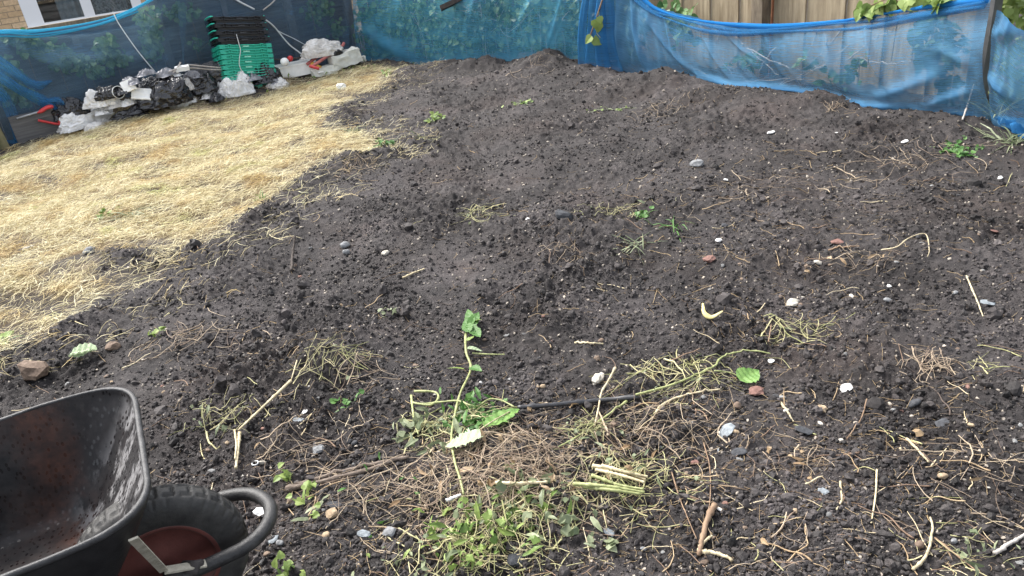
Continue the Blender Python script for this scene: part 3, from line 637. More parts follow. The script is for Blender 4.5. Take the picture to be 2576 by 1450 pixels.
def leaf_cloud(P, n0, size, jit=.6, tip=(0, 0, -1), tj=.7, tv=LEAF_V):
    N = len(P); nr = np.asarray(n0)[None]+rng.normal(0, jit, (N, 3)); tp = np.asarray(tip, float)[None]+rng.normal(0, tj, (N, 3))
    s = rng.uniform(size[0], size[1], N); return scatter(tv, LEAF_F, P, frames(nr, tp), np.stack([s, s, s], -1))
def creeper(name, label, a, b, patches, off, size, mt, dens=700, stems=10, group=None, cat='climbing plant', depth=.08):
    """patches: photo-space discs (px,py,rpx) on the fence plane"""
    t, n, L = unit2(a, b); n3_ = np.array([n[0], n[1], .25]); Ps = []
    mbs = []
    for (px, py, rx, ry, k) in patches:
        q = rng.normal(size=(k, 2))*.55; q = q[np.hypot(q[:, 0], q[:, 1]) < 1.15]
        X, Y = px+q[:, 0]*rx, py+q[:, 1]*ry; P = onplane(X, Y, a, b, off); P = P[P[:, 2] > .03]
        P[:, :2] += n*rng.uniform(-depth, depth, (len(P), 1)); Ps.append(P)
        for _ in range(max(1, stems*k//(300 if off < -.13 else 900))):
            i0, i1 = rng.integers(0, len(P), 2); m = (P[i0]+P[i1])/2+rng.normal(0, .05, 3); s0 = np.array([P[i0][0], P[i0][1], max(.02, P[i0][2]-.4)])
            mbs.append(spline([s0, P[i0], m, P[i1]], 12))
    P = np.concatenate(Ps); g = P.mean(0); g[2] = gz(g[0], g[1])
    e = thing(name, label, cat, tuple(g), group)
    mb = MB(); mb.add(*leaf_cloud(P, n3_, size)); mb.build('leaves', mt, e); [MB().tube(q_, .0035, 5).build('vine', M['twig_grey' if off < -.13 else 'stem_brown'], e) for q_ in mbs]; return e
gI = 'ivy plants behind the back netting'
creeper('ivy', 'ivy plant behind the back netting, next to the corner by the red trolley', cC, cD, [(960, 60, 70, 90, 420), (1010, 30, 60, 60, 200)], -.14, (.05, .095), M['ivy'], group=gI)
creeper('ivy', 'ivy plant behind the back netting, under the protruding grey plank', cC, cD, [(1090, 70, 70, 80, 420), (1150, 100, 50, 40, 120)], -.14, (.05, .10), M['ivy'], group=gI)
creeper('ivy', 'dense dark ivy plant in the middle of the back netting', cC, cD, [(1230, 60, 90, 80, 520)], -.14, (.05, .10), M['ivy_dark'], group=gI)
creeper('ivy', 'ivy plant behind the back netting, above the tallest soil heap', cC, cD, [(1350, 60, 80, 90, 480)], -.14, (.05, .095), M['ivy'], group=gI)
creeper('ivy', 'ivy plant behind the netting, left of the gathered net column', cC, cD, [(1450, 60, 50, 90, 300)], -.14, (.05, .09), M['ivy_dark'], group=gI)
creeper('ivy', 'ivy plant behind the netting, just right of the gathered net column', cD, cE1, [(1590, 60, 40, 100, 260)], -.2, (.05, .09), M['ivy_dark'], group=gI)
gL = 'creepers on the left fence'
creeper('creeper', 'green creeper in a diagonal band on the left fence below the window', cA, cC, [(45, 95, 40, 18, 90), (110, 125, 60, 22, 160), (180, 158, 60, 20, 160), (240, 180, 40, 14, 70)], -.1, (.045, .085), M['ivy'], group=gL)
creeper('creeper', 'creeper on the left fence halfway along the hanging twine', cA, cC, [(265, 115, 30, 35, 120), (290, 145, 35, 22, 90)], -.1, (.045, .085), M['ivy'], group=gL)
creeper('creeper', 'creeper clinging to the fence post where the fence steps up', cA, cC, [(380, 100, 26, 50, 170), (370, 40, 30, 25, 60)], -.1, (.045, .085), M['ivy'], group=gL)
creeper('creeper', 'dark creeper at the left end of the fence near the mossy post', cA, cC, [(20, 200, 40, 60, 190), (55, 240, 30, 30, 60)], -.1, (.045, .085), M['ivy'], group=gL)
creeper('creeper', 'small creeper sprig on the dark fence left of the black crates', cA, cC, [(450, 30, 50, 25, 90), (500, 110, 20, 14, 20)], -.1, (.045, .085), M['ivy'], group=gL)
creeper('creeper', 'pale creeper sprigs at the top of the fence right of the crates', cA, cC, [(800, 25, 40, 40, 120), (845, 70, 20, 25, 50)], -.1, (.045, .085), M['ivy'], group=gL)
gR = 'climbing plants on the right fence'
creeper('climbing_plant', 'leafy climber behind the netting at the left end of the tan fence', cD, cE, [(1720, 60, 40, 50, 60), (1690, 30, 30, 30, 40)], -.12, (.06, .11), M['ivy'], group=gR)
creeper('climbing_plant', 'climber with broad leaves behind the netting in front of the fence post', cD, cE, [(1895, 155, 25, 22, 20), (1830, 150, 40, 12, 8)], -.13, (.05, .10), M['leaf_mid'], group=gR)
creeper('climbing_plant', 'low climber in the centre of the right netting among grey twigs', cD, cE, [(2030, 150, 30, 25, 12), (2120, 190, 40, 30, 22), (2160, 140, 14, 30, 10)], -.13, (.05, .09), M['leaf_mid'], group=gR)
creeper('climbing_plant', 'tall dark climber behind the netting at the right end of the tan fence', cD, cE, [(2360, 60, 35, 35, 34), (2330, 130, 30, 50, 36), (2380, 210, 25, 50, 34), (2400, 110, 30, 40, 24)], -.16, (.05, .11), M['ivy_dark'], group=gR)
creeper('climbing_plant', 'bright leaf spray spilling over the top edge of the right netting', cD, cE, [(2185, 22, 25, 14, 22), (2235, 10, 25, 10, 16), (2300, 2, 25, 8, 18), (2380, -2, 30, 8, 20)], .04, (.06, .11), M['leaf'], group=gR, depth=.05)
def hedge():
    t, n, L = unit2(cD, cE); c = onplane(2540, 120, cD, cE, -.45); g = np.array([c[0], c[1], 0]); e = thing('hedge', 'bright green hedge behind the netting at the right edge', 'hedge', tuple(gnd(g, 0)))
    N = 2600; P = np.stack([rng.uniform(-.25, 1.9, N), rng.uniform(0, .55, N), rng.uniform(0, 1.5, N)], 1); P[:, 1] += .12*n2(P[:, 0]*4, P[:, 2]*4, 60)
    Q = np.stack([c[0]+t[0]*P[:, 0]-n[0]*P[:, 1], c[1]+t[1]*P[:, 0]-n[1]*P[:, 1], P[:, 2]], 1)
    mb = MB(); mb.add(*leaf_cloud(Q, (n[0], n[1], .6), (.05, .10), .7, (0, 0, -1), .9)); mb.build('leaves', M['leaf'], e)
    mb = MB()
    for k in range(9): s = -.2+.24*k; b0 = np.array([c[0]+t[0]*s-n[0]*.25, c[1]+t[1]*s-n[1]*.25, 0]); mb.tube(spline([b0, b0+(rng.normal(0, .05), rng.normal(0, .05), .7), b0+(rng.normal(0, .12), rng.normal(0, .12), 1.4)], 10), np.linspace(.014, .004, 10), 6)
    mb.build('stems', M['stem_brown'], e)
hedge()
# bare prunings behind the right netting
TW = [((1810, 90), (1800, 130), (1850, 200)), ((1850, 95), (1900, 140), (1960, 190)), ((1880, 120), (1950, 160), (1985, 175), (2010, 215)), ((2060, 70), (2040, 120), (2005, 180)), ((2120, 70), (2050, 150), (1960, 215)), ((2140, 110), (2060, 170), (1950, 220)),
      ((2130, 150), (2200, 100), (2260, 70)), ((1950, 120), (1920, 160), (1900, 215)), ((1800, 205), (1870, 225), (1990, 232)), ((1830, 215), (1950, 200), (2090, 205)), ((1740, 170), (1800, 200), (1900, 222)), ((2080, 95), (2075, 150), (2010, 190)),
      ((1640, 60), (1665, 120), (1690, 190)), ((1660, 85), (1690, 130), (1720, 185)), ((2160, 150), (2250, 160), (2330, 140)), ((1960, 160), (2030, 180), (2110, 150))]
for k, p in enumerate(TW):
    P = spline([onplane(x, y, cD, cE, -.08+.05*math.sin(k*3+i)) for i, (x, y) in enumerate(p)], 16); P += rng.normal(0, .006, P.shape)
    tag(MB().tube(P, np.linspace(.006, .003, 16), 6).build('twig', M['twig_grey'], loc=tuple(P[-1])), 'bare grey pruned twig behind the right netting', 'twig', 'bare twigs behind the right netting')
def pl_tube(name, label, cat, pts, rad, mt, off, a, b, group=None, n=30, sides=8):
    P = spline([onplane(x, y, a, b, off+o_) for x, y, o_ in pts], n); return tag(MB().tube(P, rad, sides).build(name, mt, loc=tuple(P[-1]), smooth=True), label, cat, group)
# plank poking over the back netting, hanging stick with leaves
t, n, L = unit2(cC, cD); p0 = onplane(1108, 22, cC, cD, .22); p1 = onplane(1215, -28, cC, cD, -.15)
o = MB().bar(p0, p1, .10, .05, (0, .3, 1)).build('plank', M['twig_dark'], loc=tuple(p0)); tag(o, 'dark weathered plank end poking out over the back netting', 'plank')
pl_tube('stick', 'thin brown stick caught at the top of the gathered netting column', 'stick', [(1480, 104, .3), (1492, 70, .3), (1512, 10, .28), (1518, -10, .28)], .008, M['stem_brown'], 0, cC, cD)
e = thing('leafy_sprig', 'pale yellow green leaf sprig hanging on the gathered netting column', 'sprig', tuple(onplane(1505, 60, cC, cD, .32)))
P = np.array([onplane(x, y, cC, cD, .32) for x, y in ((1508, 42), (1497, 50), (1506, 56), (1488, 92), (1493, 98))]); mb = MB(); mb.add(*leaf_cloud(P, (-.3, -1, .3), (.08, .13), .3)); mb.build('leaf', M['leaf'], e); MB().tube(spline([onplane(x, y, cC, cD, .31) for x, y in ((1506, 30), (1508, 60), (1500, 80), (1510, 95))], 12), .003, 5).build('stalk', M['stem_green'], e)
# cords over the left netting
M['cord'] = mat('white_cord', (.55, .56, .55), (.75, .75, .73), scale=60, rough=.8)
pl_tube('twine', 'frayed pale twine hanging diagonally down the left netting', 'twine', [(284, 30, .06), (300, 62, .09), (340, 120, .12), (372, 160, .10), (396, 188, .05)], .006, M['cord'], 0, cA, cC)
pl_tube('strap', 'white strap running from the crates down to the red trolley', 'strap', [(668, 50, .12), (690, 68, .12), (725, 110, .12), (750, 130, .14), (778, 152, .18)], .009, M['cord'], 0, cA, cC)
pl_tube('cord', 'thin white cord crossing the dark fence right of the crates', 'cord', [(672, 52, .06), (700, 78, .06), (740, 98, .06), (776, 118, .06)], .005, M['cord'], 0, cA, cC)
pl_tube('cord', 'white cord slanting down to the top of the black crates from the left', 'cord', [(560, -30, .1), (595, 0, .1), (640, 24, .12)], .010, M['cord'], 0, cA, cC)
pl_tube('cord', 'brownish cord slanting down to the top of the black crates from the right', 'cord', [(720, -40, .1), (690, 2, .1), (662, 26, .12)], .008, M['twig_grey'], 0, cA, cC)

# ------------------------------------------------------------------ crates
M['crate_green'] = mat('green_plastic', (.03, .50, .35), (.05, .60, .43), scale=4, rough=.42, spec=.45); M['crate_black'] = mat('black_plastic', (.014, .014, .016), (.024, .024, .027), scale=6, rough=.45, spec=.5); M['crate_pale'] = mat('pale_green_plastic', (.25, .6, .45), rough=.5)
CW, CDp = .60, .40
def crate_meshes(full, mt, dark):
    body = MB(); hb = .17 if full else .062
    # tapered walls
    for (x0, y0, x1, y1) in ((-1, -1, 1, -1), (1, -1, 1, 1), (1, 1, -1, 1), (-1, 1, -1, -1)):
        w1, d1 = CW/2-.030, CDp/2-.030; w0, d0 = w1-.035*hb/.17, d1-.03*hb/.17
        for th in (0, .004): pass
        a0 = np.array([x0*w0, y0*d0, -hb]); a1 = np.array([x1*w0, y1*d0, -hb]); b0 = np.array([x0*w1, y0*d1, .0]); b1 = np.array([x1*w1, y1*d1, .0])
        body.add([a0, a1, b1, b0], np.array([(0, 1, 2, 3)]))
    if full:
        body.box((0, 0, -hb+.003), (2*w0-.002, 2*d0-.002, .005))
        for k in range(5): x = -.2+.1*k; body.box((x, -CDp/2+.031, -.085), (.055, .016, .13), rotx(.17))
    rim = MB(); U_ = np.linspace(-1, 1, 41)
    def lip(z0, amp, dep, t_, side):
        for s in (-1, 1):
            pts = []
            for u in U_:
                k = math.exp(-((abs(u)-.74)/.07)**2)*amp*.8+(amp if abs(u) > .80 else 0)*0+amp*.22*math.cos(u*7.5)*(abs(u) < .66)
                pts.append((u*(CW/2-.05), s*(CDp/2), z0+k) if side == 0 else (s*(CW/2), u*(CDp/2-.05), z0+k*.6))
            P = np.array(pts); nd = np.array([0, s, 0]) if side == 0 else np.array([s, 0, 0])
            G = np.stack([P+nd*(.002)+(0, 0, t_), P+nd*(.002), P-nd*dep, P-nd*dep+(0, 0, t_)], 1); rim.grid(G[::(1 if s*(1 if side == 0 else -1) < 0 else -1)], cv=True)
    for side in (0, 1): lip(-.006, .010, .032, .006, side); lip(-.034, .008, .032, .005, side)
    for s in (-1, 1):
        for x in (-.2, -.172, -.1, 0, .1, .172, .2): rim.box((x, s*(CDp/2-.014), -.016), (.004, .028, .036))
        for y in (-.12, -.05, .05, .12): rim.box((s*(CW/2-.009), y, -.016), (.016, .003, .036))
        for x in (-1, 1):
            for k, zz in enumerate((.0, -.012, -.024, -.036)): rim.box((x*(CW/2-.030), s*(CDp/2-.006), zz), (.062+.004*(k % 2), .024, .005))
            for k, zz in enumerate((.0, -.012, -.024, -.036)): rim.box((x*(CW/2-.006), s*(CDp/2-.058), zz), (.024, .062, .005))
            rim.box((x*(CW/2-.033), s*(CDp/2-.017), -.018), (.05, .024, .030))
    plate = MB().box((0, -CDp/2+.004, -.019), (.075, .012, .014))
    bar_ = MB().tube(spline([(-.02, -.17, .006), (0, -.10, .012), (0, .1, .012), (-.02, .17, .006)], 12), .0085, 8)
    def mk(mb, nm, m_, sm=False): me = mb.mesh(nm, smooth=sm); me.materials.append(m_); return me
    return mk(body, 'crate_body', mt), mk(rim, 'crate_rim', mt), mk(plate, 'crate_plate', M['crate_pale'] if not dark else mt), mk(bar_, 'crate_handle', M['crate_green'], True)
def crates():
    MG0 = crate_meshes(True, M['crate_green'], False); MG = crate_meshes(False, M['crate_green'], False); MK = crate_meshes(False, M['crate_black'], True)
    base = at(640, 238); yaw = math.radians(33); tilt = math.radians(11); roll = math.radians(9)
    Rm = rotz(yaw)@rotx(-tilt)@roty(roll); up = Rm[:, 2]; org = base+up*.15+Rm@np.array([0, CDp/2, 0])
    zs = 0.0
    gl = ['lowest green crate with its ribbed body showing above the bin bags', 'green crate resting directly on the lowest ribbed green crate', 'third green crate from the bottom of the stack', 'green crate in the exact middle of the seven green ones', 'third green crate below the black crates', 'second green crate below the black crates', 'topmost green crate, touching the black crates']
    bl = ['lowest black crate, sitting on the green crates', 'black crate second from the bottom of the black ones', 'black crate just below the topmost crate', 'topmost black crate of the whole stack with cords behind it']
    for i in range(11):
        g = i < 7; me = (MG0 if i == 0 else MG) if g else MK; dz = .058 if g else .078
        if i: zs += .058 if i < 7 else (.075 if i == 7 else .078)
        e = thing('crate', gl[i] if g else bl[i-7], 'crate', tuple(org+up*zs+Rm[:, 0]*(-.006*(i-7) if i >= 7 else .002*math.sin(i*2.1))), 'green crates in the stack' if g else 'black crates on top of the stack')
        e.rotation_euler = Matrix(Rm.tolist()).to_euler()
        for nm, m_ in zip(('body', 'rim', 'plate'), me[:3]):
            o = bpy.data.objects.new(nm, m_); COL.objects.link(o); o.parent = e
        if not g:
            for s in (-1, 1):
                o = bpy.data.objects.new('handle', me[3]); COL.objects.link(o); o.parent = e; o.location = (s*(CW/2+.012), 0, .002); o.rotation_euler = (0, 0, 0 if s > 0 else math.pi)
    # string dangling over the front
    Q = [org+Rm@np.array([x, -CDp/2-.02, z]) for x, z in ((-.09, .46), (-.08, .36), (-.075, .28), (-.10, .2), (-.115, .12), (-.10, .04))]
    tag(MB().tube(spline(Q, 24), .004, 6).build('string', M['cord'], loc=tuple(Q[-1]), smooth=True), 'white string dangling over the front of the crates', 'string')
crates()

# ------------------------------------------------------------------ wheelbarrow
def wheelbarrow():
    ef = np.array([.905, .425, 0]); ef /= np.linalg.norm(ef); en = np.array([ef[1], -ef[0], 0]); hub = flat(432, 1420, .2); g0 = np.array([hub[0], hub[1], gz(hub[0], hub[1])-.012])
    def W(s, l, z): return g0+ef*s+en*l+np.array([0, 0, z])
    def rr(s0, s1, hw, rad, z, n=9):
        """rounded rectangle in the barrow's frame, from front clockwise"""
        pts = []
        for cx, cy, a0 in ((s1-rad, hw-rad, 0), (s0+rad, hw-rad, 90), (s0+rad, -hw+rad, 180), (s1-rad, -hw+rad, 270)):
            for k in range(n): a = math.radians(a0+90*k/(n-1)); pts.append((cx+rad*math.cos(a), cy+rad*math.sin(a)))
        P = np.array(pts); Q = []                    # densify straight runs so stains and dents have vertices
        for i in range(len(P)):
            a, b = P[i], P[(i+1) % len(P)]; m = max(1, int(np.linalg.norm(b-a)/.04))
            for k in range(m): Q.append(a+(b-a)*k/m)
        return np.array(Q), z
    f1 = W  # alias
    c = flat(330, 985, .60); sF = (c-g0)@ef+.0; e = thing('wheelbarrow', 'black wheelbarrow with a rusty wet tray and red wheel at the lower left', 'wheelbarrow', tuple(g0))
    # tray material: black paint with rust, mud and rain drops
    m, n, b = newmat('tray_paint'); L = n.links
    tc = n.nodes.new('ShaderNodeTexCoord')
    mp = n.nodes.new('ShaderNodeMapping'); mp.inputs['Rotation'].default_value = (0, 0, -math.atan2(ef[1], ef[0])); L.new(tc.outputs['Object'], mp.inputs[0])
    sx = n.nodes.new('ShaderNodeSeparateXYZ'); L.new(mp.outputs[0], sx.inputs[0])
    big = noise(n, 6, 5, .65); sm = noise(n, 40, 5, .7)
    rustc = mixc(n, ramp(n, sm, [(.35, (0,)*3), (.65, (1,)*3)]), (.035, .016, .012), (.10, .038, .022))
    # band of rust where the front wall meets the floor, and over the floor
    z_r = n.nodes.new('ShaderNodeMapRange'); L.new(sx.outputs[0], z_r.inputs[0]); z_r.inputs[1].default_value = -.39; z_r.inputs[2].default_value = .01; z_r.clamp = True
    band = ramp(n, z_r.outputs[0], [(0, (.15,)*3), (.3, (.3,)*3), (.46, (.85,)*3), (.56, (.6,)*3), (.68, (.08,)*3), (1, (.05,)*3)])
    nz = ramp(n, big, [(.34, (0,)*3), (.58, (1,)*3)]); fac = mixc(n, 1, band, nz, 'MULTIPLY')
    base = mixc(n, ramp(n, sm, [(.4, (0,)*3), (.7, (1,)*3)]), (.008, .008, .009), (.018, .018, .019))
    dust = ramp(n, noise(n, 11, 6, .7), [(.5, (0,)*3), (.8, (.55,)*3)]); base = mixc(n, dust, base, (.07, .065, .062))
    c_ = mixc(n, fac, base, rustc); L.new(c_, b.inputs['Base Color'])
    # dried film on the front wall, broken by clean spots left by rain drops
    vm = n.nodes.new('ShaderNodeMapping'); vm.inputs['Scale'].default_value = (1, 1, .55); L.new(tc.outputs['Object'], vm.inputs[0])
    vo = n.nodes.new('ShaderNodeTexVoronoi'); vo.inputs['Scale'].default_value = 75; L.new(vm.outputs[0], vo.inputs['Vector'])
    drop = ramp(n, vo.outputs['Distance'], [(.26, (1,)*3), (.36, (0,)*3)])
    ro = mixc(n, drop, (.6,)*3, (.2,)*3); L.new(ro, b.inputs['Roughness']); b.inputs['Specular IOR Level'].default_value = .35
    film = n.nodes.new('ShaderNodeMapRange'); L.new(sx.outputs[0], film.inputs[0]); film.inputs[1].default_value = -.24; film.inputs[2].default_value = -.10
    fm = mixc(n, 1, ramp(n, film.outputs[0], [(.2, (0,)*3), (.7, (1,)*3)]), ramp(n, noise(n, 9, 6, .7, stretch=(1, 1, .5)), [(.50, (0,)*3), (.57, (1,)*3)]), 'MULTIPLY'); fm = mixc(n, drop, fm, (0, 0, 0)); yr = n.nodes.new('ShaderNodeMapRange'); L.new(sx.outputs[1], yr.inputs[0]); yr.inputs[1].default_value = .20; yr.inputs[2].default_value = .27; yr.inputs[3].default_value = 1; yr.inputs[4].default_value = 0; fm = mixc(n, 1, fm, yr.outputs[0], 'MULTIPLY')
    c2 = mixc(n, fm, c_, (.19, .185, .185)); L.new(c2, b.inputs['Base Color'])
    bump(n, b, vo.outputs['Distance'], .12, .001)
    M['tray'] = m
    M['tray_out'] = mat('black_paint', (.010, .010, .011), (.022, .022, .023), scale=14, rough=.38, spec=.5, bmp=.15, bscale=60)
    M['rim'] = mat('worn_rim_paint', (.012, .012, .013), (.045, .045, .047), scale=26, rough=.5, spec=.42, bmp=.5, bscale=130, bdist=.004)
    M['frame_paint'] = mat('grey_black_paint', (.012, .012, .013), (.042, .041, .04), scale=24, rough=.48, spec=.42, bmp=.5, bscale=140, bdist=.004)
    H1 = .612; levels = [(-.98, sF, .325, .135, H1), (-.965, sF-.012, .316, .13, .575), (-.90, sF-.10, .285, .12, .44), (-.86, sF-.185, .26, .11, .335), (-.82, sF-.235, .235, .10, .302), (-.74, sF-.30, .19, .09, .295)]
    ins = MB(); rows = []
    for (s0, s1, hw, rad, z) in levels:
        P, _ = rr(s0, s1, hw, rad, z); k = 150; d = np.concatenate([[0], np.cumsum(np.linalg.norm(np.diff(np.vstack([P, P[:1]]), axis=0), axis=1))]); tt = np.linspace(0, d[-1], k, endpoint=False); Pc = np.vstack([P, P[:1]])
        P = np.stack([np.interp(tt, d, Pc[:, i]) for i in (0, 1)], 1); rows.append(np.array([W(x, y, z) for x, y in P]))
    R_ = np.array(rows); fine_ = np.stack([spline(R_[:, i], 26) for i in range(R_.shape[1])], 1)
    ins.grid(fine_[:, ::-1], cv=True); cen = W(-.45, 0, .293); last = fine_[-1]; ins.add(np.vstack([last, cen[None]]), np.array([(i, (i+1) % 150, 150) for i in range(150)]))
    tray = ins.build('tray', M['tray'], e, smooth=True)
    out = MB(); off = fine_+0.0; ctr = W(-.45, 0, 0); dr = off-ctr; dr[..., 2] = 0; dr /= np.linalg.norm(dr, axis=-1, keepdims=True); off = off+dr*.006; off[..., 2] -= .004
    out.grid(off, cv=True); out.add(np.vstack([off[-1], W(-.45, 0, .287)[None]]), np.array([((i+1) % 150, i, 150) for i in range(150)])); out.build('outer_shell', M['tray_out'], tray, smooth=True)
    ring = rows[0]; dr0 = dr[0]; sec = [(-.001, .002), (.002, .005), (.009, .005), (.013, .001), (.0135, -.006), (.011, -.010), (.007, -.009), (.001, -.004)]
    dent = .003*n2(np.arange(150)/6.0, np.zeros(150), 77)
    G = np.stack([ring+dr0*(x_+dent[:, None]*.5)+np.array([0, 0, 1.0])*(z_+dent[:, None]) for x_, z_ in sec], 1); MB().grid(G, cu=True, cv=True).build('rim', M['rim'], e, smooth=True)
    # wheel
    wh = W(-.012, 0, .238); def_n = 320; KW = 1.06
    prof = [(-.046, .118), (-.050, .14), (-.051, .160), (-.047, .179), (-.040, .190), (-.032, .1965), (-.026, .199), (-.019, .2005), (-.012, .2015), (-.005, .202), (.005, .202), (.012, .2015), (.019, .2005), (.026, .199), (.032, .1965), (.040, .190), (.047, .179), (.051, .160), (.050, .14), (.046, .118)]
    G = np.zeros((def_n, len(prof), 3))
    for i in range(def_n):
        a = 2*math.pi*i/def_n
        for j, (l, r) in enumerate(prof):
            if abs(l) > .028 and abs(l) < .045 and (i % 8) < 2: r -= .0035          # shoulder grooves
            if abs(abs(l)-.019) < .001: r -= .009 if (i % 10) < 7 else 0           # zig-zag tread grooves
            if abs(l) < .006 and (i % 10) in (0, 1): r -= .009
            r *= KW; G[i, j] = wh+ef*(r*math.cos(a))+np.array([0, 0, 1])*(r*math.sin(a))+en*l
    wheel = MB().grid(G, cu=True).build('wheel', mat('black_rubber', (.016, .016, .016), (.048, .046, .043), scale=20, rough=.6, spec=.4, bmp=.2), e, smooth=True)
    # sidewall ring line and dished red rim on both sides
    red = mat('dull_red_paint', (.075, .026, .022), (.13, .042, .034), scale=12, rough=.5, spec=.35, bmp=.15)
    for sgn in (1, -1):
        rp = [(.046, .1255), (.049, .136), (.046, .139), (.042, .134), (.034, .126), (.026, .108), (.027, .07), (.034, .036), (.036, .026), (.036, .001)]; A = 96
        G = np.array([[wh+ef*(r*math.cos(2*math.pi*i/A))+np.array([0, 0, 1])*(r*math.sin(2*math.pi*i/A))+en*(sgn*l) for l, r in rp] for i in range(A)])
        MB().grid(G if sgn < 0 else G[::-1], cu=True).build('hub_disc', red, wheel, smooth=True)
    MB().tube([wh-en*.135, wh+en*.135], .009, 10).build('axle', M['frame_paint'], e)
    # frame tube looping round the front of the wheel and back to the handles
    zl = .265; hw = .125
    pts = [W(-1.5, .27, .62), W(-1.1, .25, .46), W(-.62, .17, .272), W(-.35, .135, zl), W(.02, hw, zl), W(.15, hw*.97, zl)]
    arc = [W(.15+.125*math.sin(a), hw*.97*math.cos(a), zl) for a in np.linspace(.25, math.pi-.25, 9)]; 
    far = [W(.15, -hw*.97, zl), W(.02, -hw, zl), W(-.35, -.135, zl), W(-.62, -.17, .272), W(-1.1, -.25, .46), W(-1.5, -.27, .62)]
    MB().tube(spline(pts+arc+far, 120), .0185, 12).build('frame_tube', M['frame_paint'], e, smooth=True)
    for sg in (1, -1):
        mb = MB(); P = spline([W(-.62, sg*.17, .28), W(-.70, sg*.22, .12), W(-.76, sg*.23, .012), W(-.86, sg*.23, .012), W(-.98, sg*.235, .34)], 24); mb.tube(P, .014, 8); mb.build('leg', M['frame_paint'], e, smooth=True)
        a = W(-1.42, sg*.268, .585); bq = W(-1.5, sg*.27, .62); MB().tube([a, bq], .023, 10).build('grip', M['tray_out'], e)
        # flat steel stay from the tray down to the frame
        mb = MB(); p0 = W(sF-.045, sg*.318, .572); q_ = flat(412, 1436, .31)-g0; p1 = W(q_@ef, sg*(q_@en), .31-g0[2]); p2 = W(q_@ef+.09, sg*.140, zl+.021)
        mb.bar(p0, p1, .019, .005, tuple(en)); mb.bar(p1, p2, .026, .005); mb.build('stay', M['stay'] if 'stay' in M else M.setdefault('stay', mat('muddy_steel', (.26, .24, .19), (.46, .43, .35), scale=40, rough=.65, spec=.4, bmp=.4)), e)
    # tray bolt on the front wall
    q = fine_[10, 138] if False else W(sF-.105, .13, .455)
    mb = MB(); V, F = ico(1); mb.add(V*(.014, .014, .014)@np.eye(3)+W(sF-.098, .125, .445), F); mb.build('bolt', M['stay'], e, smooth=True)
    # mud cake on the tube end
    mb = MB(); V, F = ico(1); V = V*(1+.3*rng.normal(size=(42, 1))); mb.add(V*(.03, .02, .012)+W(.06, .138, zl+.025), F); o = mb.build('mud_lump', M['clod'], loc=tuple(W(.06, .138, zl+.02)), smooth=True); tag(o, 'small lump of mud stuck on the wheelbarrow frame tube', 'mud lump')
wheelbarrow()

# ------------------------------------------------------------------ rubbish along the left fence
def plastic(name, c1, c2, rough, spec=.5, bscale=22, bs=.8, trans=0):
    m = mat(name, c1, c2, scale=10, rough=rough, spec=spec, trans=trans); n = m.node_tree; b = n.nodes['Principled BSDF']; L = n.links
    tc = n.nodes.new('ShaderNodeTexCoord'); ns = n.nodes.new('ShaderNodeTexNoise'); ns.inputs['Scale'].default_value = 7; ns.inputs['Detail'].default_value = 3; L.new(tc.outputs['Object'], ns.inputs[0])
    vm = n.nodes.new('ShaderNodeVectorMath'); vm.operation = 'MULTIPLY_ADD'; L.new(ns.outputs['Color'], vm.inputs[0]); vm.inputs[1].default_value = (.18,)*3; L.new(tc.outputs['Object'], vm.inputs[2]); hs_ = []
    for sc_, wt in ((bscale*.8, 1.0), (bscale*1.9, .45)):
        v = n.nodes.new('ShaderNodeTexVoronoi'); v.inputs['Scale'].default_value = sc_; L.new(vm.outputs[0], v.inputs['Vector']); k = n.nodes.new('ShaderNodeMath'); k.operation = 'MULTIPLY'; L.new(v.outputs['Distance'], k.inputs[0]); k.inputs[1].default_value = wt; hs_.append(k.outputs[0])
    ad = n.nodes.new('ShaderNodeMath'); L.new(hs_[0], ad.inputs[0]); L.new(hs_[1], ad.inputs[1]); bump(n, b, ad.outputs[0], bs*.7, .02); return m
M['bag'] = plastic('black_bin_bag', (.008, .008, .010), (.022, .022, .026), .22, .7, 14, .9); M['sack'] = plastic('white_sack', (.80, .79, .77), (.92, .91, .89), .6, .3, 26, .6, .15); M['sack_dirty'] = plastic('dirty_sack', (.46, .44, .41), (.80, .78, .75), .75, .25, 30, .8)
M['foam'] = mat('white_foam', (.78, .78, .75), (.90, .90, .87), scale=16, rough=.75, spec=.25, bmp=.2); M['offwhite'] = mat('offwhite_block', (.52, .52, .46), (.72, .72, .66), scale=8, rough=.85, spec=.2, bmp=.4, bscale=30)
M['red'] = mat('red_plastic', (.45, .03, .035), (.55, .05, .05), scale=8, rough=.4); M['faded_red'] = mat('faded_red', (.35, .09, .08), (.48, .17, .15), scale=14, rough=.65, bmp=.2)
M['metal_grey'] = mat('grey_metal', (.25, .26, .27), (.38, .39, .40), scale=20, rough=.5, metal=.6)
